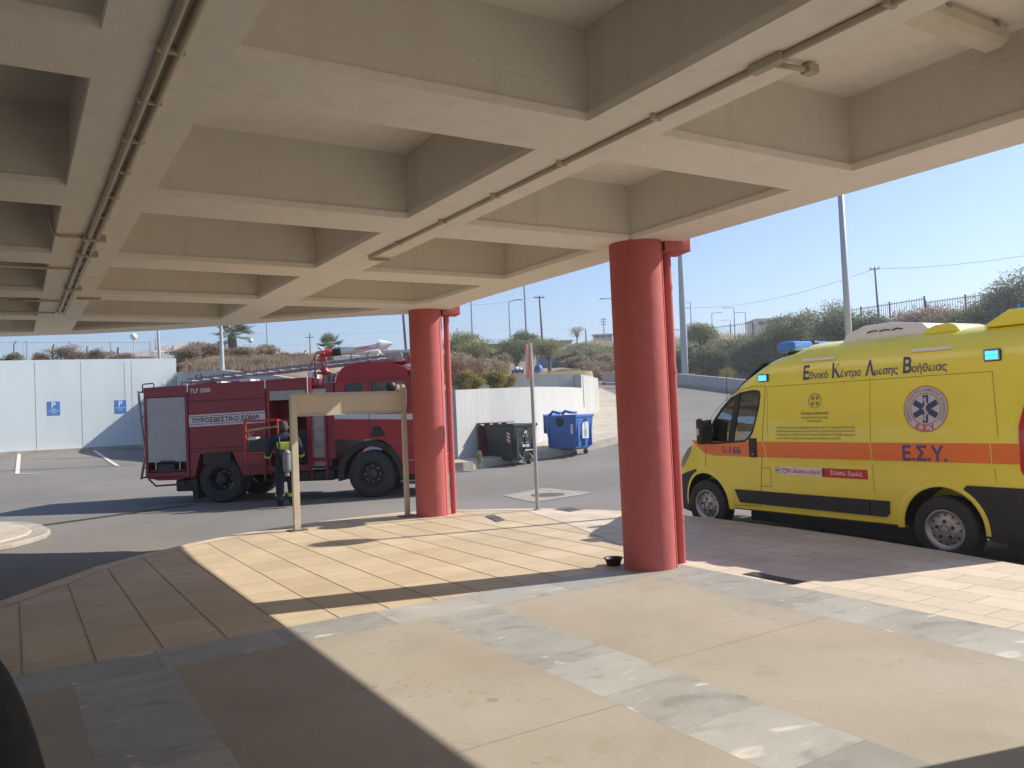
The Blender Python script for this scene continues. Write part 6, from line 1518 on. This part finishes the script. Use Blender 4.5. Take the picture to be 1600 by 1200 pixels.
# ------------------------------------------------------------------ fences
m_fblk = M('dark_fence_iron', (.05, .05, .05), .7, var=.1); m_fwht = M('pale_fence_paint', (.45, .47, .48), .7, var=.05)
def railing(label, pts, h, mat, post, bar, nb, r=.012, name='railing', top_spike=.12, group=None):
    """pts: list of ground points; one post at each, bars between"""
    c = pts[0]; t = thing(name, label, 'railing', c, 0, group)
    for p in pts:
        q = p-c; MB().box(q.x-post, q.x+post, q.y-post, q.y+post, q.z-.3, q.z+h+top_spike*1.6).build('post', mat, t)
    br = MB(); rl = MB()
    for a, b_ in zip(pts, pts[1:]):
        a, b_ = a-c, b_-c
        for z in (.15, h-.02): rl.tube([a+Vector((0, 0, z)), b_+Vector((0, 0, z))], bar*1.3, 4)
        for k in range(1, nb):
            q = a.lerp(b_, k/nb); br.tube([q+Vector((0, 0, .05)), q+Vector((0, 0, h+top_spike))], bar, 4)
    rl.build('rail', mat, t); br.build('bars', mat, t); return t
cr = [(1040, 100, 513), (1075, 99, 512), (1109, 98, 510), (1141, 97, 506), (1175.6, 95, 501.5)]
def crest(px, d, py_top, h): p = at(px, py_top, d); return Vector((p.x, p.y, p.z-h-.2))
railing('dark iron railing on the crest, far left length before the step', [crest(px, d, y, 1.9) for px, d, y in cr], 1.9, m_fblk, .05, .022, 12)
cr2 = [(1176, 95, 507), (1196, 91, 502), (1220, 87, 496)]
cr2 = [(1177, 94, 506.5), (1220, 86, 493.6)]
railing('short dark iron railing length at the step on the crest', [crest(px, d, y, 2.0) for px, d, y in cr2], 2.0, m_fblk, .05, .022, 16)
cr3 = [(1222, 85, 497), (1255.7, 80, 492.5), (1300, 75, 485), (1345, 70, 478.5), (1389.6, 66, 471.5), (1444, 62, 462.5)]
railing('dark iron spiked railing on the crest above the ambulance, middle length', [crest(px, d, y, 2.1) for px, d, y in cr3], 2.1, m_fblk, .05, .02, 14)
cr4 = [(1446, 61.5, 469), (1508, 58.5, 460), (1573, 55.5, 451), (1640, 53, 442)]
railing('dark iron spiked railing on the crest, right length over the van beacon', [crest(px, d, y, 2.1) for px, d, y in cr4], 2.1, m_fblk, .05, .019, 16)
wfp = [polar(px, wall_d(px)+1.6) for px in (-90, -24, 42.5, 109.4, 174, 236)]
for p, px in zip(wfp, (-90, -24, 42.5, 109.4, 174, 236)): p.z = at(px, 532.5-(px*.0), wall_d(px)+1.6).z-1.06
railing('pale slim railing on top of the pale blue retaining wall', wfp, 1.02, m_fwht, .03, .011, 14, top_spike=.02)
wf2 = [crest(px, d, y, .9) for px, d, y in ((238, 47, 543), (270, 52, 545), (302, 57, 547), (340, 62, 548), (400, 66, 549.5), (470, 70, 551), (560, 74, 552))]
railing('low white picket fence on the crest behind the fire engine', wf2, .9, m_fwht, .05, .03, 14, top_spike=.0)
# leaning barbed-wire posts
for i, (x0, y0_, x1, y1_) in enumerate([(268, 549, 271, 541), (311, 551, 315, 542), (411, 555, 415, 547), (435, 556, 438, 546), (474, 556, 478, 547), (549, 556, 550, 547), (574, 555, 577, 551), (22, 541, 25, 533), (82, 546, 85, 538), (136, 546, 137, 541), (184, 547, 185, 543)]):
    d = 70 if x0 > 240 else 48; a = at(x0, y0_, d); b_ = at(x1, y1_, d)
    t = thing('fence_post', f'dark bent-topped barbed-wire post {"behind the fire engine" if x0 > 240 else "behind the pale blue wall"}, {nm2[i if x0 > 240 else i-7]} from the left', 'post', (a.x, a.y, a.z-1.2), 0, 'bent barbed-wire posts on the crest')
    q = b_-a; MB().tube([(0, 0, 0), (0, 0, 1.2+q.z*.35), (q.x, q.y, 1.2+q.z)], .05, 6).build('post', m_fblk, t)
# blue gate
t = thing('blue_gate', 'long blue slatted gate at the end of the upper road', 'gate', (0, 0, 0))
g0 = at(840, 557, 76); g1 = at(948, 555, 80); gz = terr_pd(880, 76)-.3
dvg = g1-g0; m_gb = M('blue_gate_paint', (.05, .11, .24), .5, var=.15)
b = MB(); nn = 54
for k in range(nn+1):
    p = g0.lerp(g1, k/nn); b.box(p.x-.04, p.x+.04, p.y-.02, p.y+.02, gz, p.z-.05)
b.build('slats', m_gb, t)
b = MB()
for f_ in (0, 1): b.tube([Vector((g0.x, g0.y, g0.z if f_ else gz+.3)), Vector((g1.x, g1.y, g1.z if f_ else gz+.3))], .07, 6)
b.build('rail', M('gate_rail_blue', (.10, .20, .36), .5), t)
for k in (0, .33, .66, 1):
    p = g0.lerp(g1, k); MB().box(p.x-.09, p.x+.09, p.y-.09, p.y+.09, gz, p.z+.1).build('post', m_gb, t)
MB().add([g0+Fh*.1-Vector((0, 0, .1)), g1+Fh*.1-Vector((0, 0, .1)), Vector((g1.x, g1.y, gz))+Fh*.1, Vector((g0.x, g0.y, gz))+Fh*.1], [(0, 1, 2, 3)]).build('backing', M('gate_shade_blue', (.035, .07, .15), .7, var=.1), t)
# blue container with lettered board, and blue tank
m_bc = M('container_blue', (.05, .12, .38), .5, var=.15)
c = at(809, 586, 56); t = thing('skip_container', 'blue skip with a red-lettered panel behind the parapet', 'container', (c.x, c.y, c.z-.35), -YAW)
MB().prism([(-.42, 0), (.42, 0), (.42, .66), (-.42, .66)], 'y', 0, .9).build('body', m_bc, t, bevel=.03)
b = MB(); b.box(-.30, .30, -.03, -.005, .38, .52); b.build('panel', M('panel_pale_red', (.45, .12, .12), .6, var=.3, scale=30), t)
b = MB(); b.box(-.45, .45, -.03, .93, .66, .71); b.build('rim', m_bc, t)
b = MB(); b.ball((-.08, .4, .76), .2, 10, 6); b.ball((.18, .4, .74), .16, 10, 6); b.build('rubbish_bags', m_tw, t, smooth=True)
c = at(842, 585.5, 58); t = thing('blue_tank', 'rounded blue tank right of the round sign behind the parapet', 'tank', (c.x, c.y, c.z-.35), -YAW)
MB().lathe([(.001, 0), (.30, 0), (.32, .1), (.32, .75), (.27, .95), (.15, 1.08), (.001, 1.12)], (0, .4, 0), 'z', 24).build('shell', m_bc, t, smooth=True)
MB().lathe([(.325, .3), (.34, .33), (.325, .36)], (0, .4, 0), 'z', 24).lathe([(.325, .6), (.34, .63), (.325, .66)], (0, .4, 0), 'z', 24).build('hoop', m_gb, t)
MB().lathe([(.001, .06), (.1, .06), (.1, 0)], (0, .4, 1.08), 'z', 12).build('cap', m_bc, t)
# ------------------------------------------------------------------ distant buildings
def block(label, px0, px1, yt, yb, d, mat, rmat, windows=0, name='building', roof_over=.3, zb=None):
    a = at(px0, yb, d); b_ = at(px1, yb, d); top = at((px0+px1)/2, yt, d).z; w = (b_-a).length; h = top-a.z
    t = thing(name, label, 'building', ((a.x+b_.x)/2, (a.y+b_.y)/2, a.z), -YAW)
    MB().box(-w/2, w/2, 0, w*.6, -2.5, h-.12).build('wall', mat, t)
    MB().box(-w/2-roof_over, w/2+roof_over, -roof_over*2, w*.6+roof_over, h-.12, h+.08).build('roof', rmat, t)
    for k in range(windows):
        x = -w/2+w*(k+.5)/windows; o = MB().box(x-w/windows*.28, x+w/windows*.28, -.05, .02, h*.35, h*.8).build('window', m_glass, t)
    return t
m_bw = M('render_white', (.55, .55, .53), .85, var=.06); m_bg = M('building_grey', (.20, .21, .22), .8, var=.1)
block('low dark flat-roofed building behind the spreading tree', 744, 795, 539, 562, 88, m_bg, m_dark, 5)
block('long grey-green roofed building beyond the trees', 848, 893, 533, 541, 150, m_bg, M('grey_roof', (.26, .32, .32), .8), 4)
block('pale gatehouse with thin roof at the top of the grassy slope', 929, 957, 522.5, 531, 150, m_bg, m_bw, 3)
block('white building seen through the railing left of the grey-green shrub', 1182, 1268, 497, 512, 160, m_bw, m_bw, 6)
block('cream cabin behind the cab roof of the fire engine', 604, 650, 549, 568, 66, m_bw, m_fwht, 1)
block('long white low wall building beyond the crest behind the water cannon', 445, 590, 553, 560, 120, m_bw, m_bw, 0, name='shed')
# ------------------------------------------------------------------ poles and lamps
def pole(label, px0, py0, px1, py1, d, w_px, mat, name='street_lamp', arm=None, arms=None, cross=None, cat='street lamp', globe=None, group=None, head=True, extra=0):
    """foot seen at (px1, py1), top at (px0, py0); real vertical pole at distance d"""
    foot = at(px1, py1, d); top = at(px0, py0, d); h = top.z-foot.z; r = w_px/FPX*d/2
    gz_ = min(foot.z, terr(foot.x, foot.y)) if extra == 0 else foot.z-extra
    t = thing(name, label, cat, (foot.x, foot.y, gz_), -YAW, group); z1 = top.z-gz_
    lean = (top-foot).dot(Rh)
    MB().tube([(0, 0, 0), (lean*.5, 0, z1*.5), (lean, 0, z1)], [r*1.25, r*1.1, r*.75], 10).build('mast', mat, t)
    T = Vector((lean, 0, z1))
    for a in (arms or ([arm] if arm else [])):
        dx, dz = a[0]/FPX*d, a[1]/FPX*d; oz = (a[2]/FPX*d if len(a) > 2 else 0); s = 1 if dx > 0 else -1
        MB().tube([T+Vector((0, 0, -oz)), T+Vector((dx*.5, 0, dz*.8-oz)), T+Vector((dx, 0, dz-oz))], r*.55, 6).build('arm', mat, t)
        if head: MB().box(min(dx, dx+s*.45*d/70), max(dx, dx+s*.45*d/70), -.12, .12, dz-.05-oz, dz+.06-oz, Matrix.Translation(T)).build('lamp_head', m_greymetal, t, bevel=.03)
    for a in (cross or []):
        w2, z = a[0]/FPX*d/2, a[1]/FPX*d; MB().box(-w2, w2, -.06, .06, -z-.05, -z+.05, Matrix.Translation(T)).build('crossarm', mat, t)
        b = MB()
        for q in (-w2*.92, w2*.92): b.lathe([(.05, 0), (.08, .1), (.05, .22), (.001, .24)], (T.x+q, 0, T.z-z+.05), 'z', 8)
        b.build('insulator', m_whitep, t)
    if globe: MB().ball((T.x, 0, T.z+globe), globe, 16, 12).build('globe', M('opal_globe', (.75, .74, .70), .3, var=0), t, smooth=True)
    return t
# tall globe lamp behind the ambulance, casting the long thin shadow on the tiles
t = thing('street_lamp', 'tall grey lamp post rising behind the ambulance roof', 'street lamp', (11.26, 8.0, -.22), 0)
MB().tube([(0, 0, 0), (0, 0, 3), (0, 0, 6.2)], [.058, .052, .042], 14).build('mast', m_greymetal, t, smooth=True)
MB().lathe([(.14, 0), (.14, .02), (.075, .04), (.075, .4), (.058, .42)], (0, 0, 0), 'z', 16).build('base', m_greymetal, t)
MB().lathe([(.042, 0), (.12, .03), (.24, .2), (.27, .32), (.2, .48), (.001, .52)], (0, 0, 6.2), 'z', 20).build('lantern', m_whitep, t, smooth=True)
pole('tall grey lamp post at the upper road right of the near red column', 1061.5, 370, 1071, 597, 58.2, 9, m_greymetal, arm=(-20, 6))
pole('slim mast behind the terrace, left of two between the red columns', 735.5, 455, 737.8, 521, 75, 2.6, m_greymetal, name='mast', cat='mast', extra=3)
pole('slim mast behind the terrace, right of two between the red columns', 817, 405, 822.8, 530, 68, 3, m_greymetal, name='mast', cat='mast', extra=3)
pole('street lamp with an arm to the right between the red columns', 794.8, 472, 797.9, 540, 85, 2.2, m_greymetal, arm=(13, 3), extra=2)
pole('wooden power pole with one crossarm between the red columns', 842.6, 462, 848.3, 538, 90, 3, m_wood, name='utility_pole', cat='power pole', cross=[(16, 3)], extra=2)
pole('far triple-armed power pole left of the near red column', 943, 497, 943.7, 530, 150, 1.5, m_wood, name='utility_pole', cat='power pole', cross=[(9, 2), (8, 6), (7, 10)], extra=2)
pole('short dark post on the grassy slope left of the near red column', 915, 514, 915.8, 533, 112, 2, m_wood, name='post', cat='post', extra=1)
pole('street lamp whose arm shows just left of the near red column', 962, 467, 966, 535, 85, 2.2, m_greymetal, arm=(-17, 1), extra=2)
pole('double-armed street lamp right of the near red column', 1078.5, 472, 1080.5, 520, 120, 1.8, m_greymetal, arms=[(-11, 0), (-9, 0, 9)], extra=2)
pole('far street lamp with its arm to the right', 1112, 490, 1113, 516, 150, 1.5, m_greymetal, arm=(8, 1), extra=2)
pole('far street lamp with its arm to the left, tallest of the row', 1146.8, 480.5, 1147.5, 510, 150, 1.6, m_greymetal, arm=(-10, 0), extra=2)
pole('small far street lamp low on the horizon', 1141, 500, 1141.3, 512, 210, 1.1, m_greymetal, arm=(-9, 0), extra=2)
pole('far street lamp rightmost of the row, arm to the left', 1164.6, 488, 1165.3, 513, 150, 1.5, m_greymetal, arm=(-10, 0), extra=2)
pole('wooden power pole with a crossarm behind the railing on the right', 1366.5, 417.5, 1374, 500, 82, 3, m_wood, name='utility_pole', cat='power pole', cross=[(15, 3)], extra=3)
pole('thick white pole rising behind the fire engine body', 344.6, 495, 348.6, 600, 33.4, 6, m_fwht, name='lamp_pole', cat='pole', extra=1.5)
pole('white pole above the end of the pale blue wall', 246, 505, 249.2, 556, 42, 4, m_fwht, name='lamp_pole', cat='pole', extra=.5)
pole('short dark pole left of the white pole above the wall', 242.4, 529, 242.8, 552, 70, 1.2, m_wood, name='post', cat='post', extra=1)
pole('thin mast right of the left palm', 416, 490, 418.6, 556, 60, 2, m_greymetal, name='mast', cat='mast', extra=1)
pole('globe lamp above the pale blue wall', 209, 531, 209.6, 556, 40, 1.8, m_fwht, globe=.165, extra=.3)
pole('globe lamp right of the left palm', 391.5, 536, 391.8, 556, 58, 1.2, m_fwht, globe=.2, extra=.3)
pole('T-shaped power pole left of the right palm', 483.8, 520, 484.6, 556, 120, 1.8, m_wood, name='utility_pole', cat='power pole', cross=[(13, 7)], extra=2)
pole('power pole with insulators behind the right palm', 513.2, 523, 514, 556, 130, 1.5, m_wood, name='utility_pole', cat='power pole', cross=[(8, 1), (9, 4)], extra=2)
t = pole('thick dark wooden pole left of the far red column', 629.5, 480, 636.5, 552, 66, 3.2, m_wood, name='utility_pole', cat='power pole', extra=2)
pole('thinner dark pole leaning beside the thick wooden pole', 628, 487, 635, 552, 66.5, 1.2, m_wood, name='post', cat='post', extra=2)
pole('short post left of the cream cabin', 603.5, 538, 604.5, 560, 90, 1.6, m_wood, name='post', cat='post', extra=1)
pole('thin pale post left of the cream cabin', 605.5, 533, 606.3, 556, 92, .8, m_greymetal, name='post', cat='post', extra=1)
pole('short dark pole over the tree behind the far red column', 714, 512, 714.5, 525, 110, 1.6, m_wood, name='post', cat='post', extra=3)
# ------------------------------------------------------------------ overhead wires
m_wire = M('wire', (.36, .39, .43), .6, var=0)
def wire(label, a, b_, d0, d1, sag, r=.02, group='overhead power lines'):
    A, B = at(*a, d0), at(*b_, d1); pts = []
    for k in range(25): f_ = k/24; p = A.lerp(B, f_); p.z -= sag*4*f_*(1-f_); pts.append(p)
    o = MB().tube(pts, r*.6, 5).build('overhead_wire', m_wire); return tag(o, label, 'power line', group)
wire('power line from the right-hand power pole to the right edge', (1366.5, 420), (1640, 393), 82, 70, .35, .03)
wire('power line sagging left from the right-hand power pole past the lamp post', (1366.5, 420), (1040, 478), 82, 130, 1.6, .035)
wire('power line crossing the sky from the double-crossed pole to the canopy edge', (842.6, 462), (700, 474), 90, 110, .5, .025)
for y0_, y1_ in ((512, 511), (527, 528)): wire(f'{"upper" if y0_ == 512 else "lower"} low power line between the two red columns', (700, y0_), (960, y1_), 110, 130, .3, .03)
for y0_, y1_ in ((520.5, 517), (538, 533)): wire(f'{"upper" if y0_ == 520.5 else "lower"} power line behind the palms at the left', (380, y0_), (645, y1_), 110, 120, .3, .03)
wire('faint power line above the pale wall', (250, 528), (420, 533), 110, 120, .3, .03)
# thin cloud wisps are part of the sky
def wisp(px, py, w, h, d=1400):
    p = at(px, py, d); b = MB(); n = 9
    m_c = bpy.data.materials.get('cloud_wisp')
    return None
# faint antenna on the ambulance nose
MB().tube([(3.3, -.35, 1.62), (3.27, -.35, 2.25)], .004, 6).build('aerial', m_black, van)

# ------------------------------------------------------------------ light haze in the air
hz = MB().box(-470, 470, -470, 470, -1.4, 52).build('haze', None); tag(hz, 'thin pale haze in the air over the whole place', 'haze', None, 'stuff')
hm = bpy.data.materials.new('haze'); hm.use_nodes = True; hn = hm.node_tree; hn.nodes.remove(hn.nodes['Principled BSDF'])
pv = hn.nodes.new('ShaderNodeVolumePrincipled'); pv.inputs['Color'].default_value = (.86, .90, .95, 1); pv.inputs['Density'].default_value = .0015; pv.inputs['Anisotropy'].default_value = .3
hn.links.new(pv.outputs[0], hn.nodes['Material Output'].inputs['Volume']); hz.data.materials.append(hm)
S.cycles.volume_bounces = 0
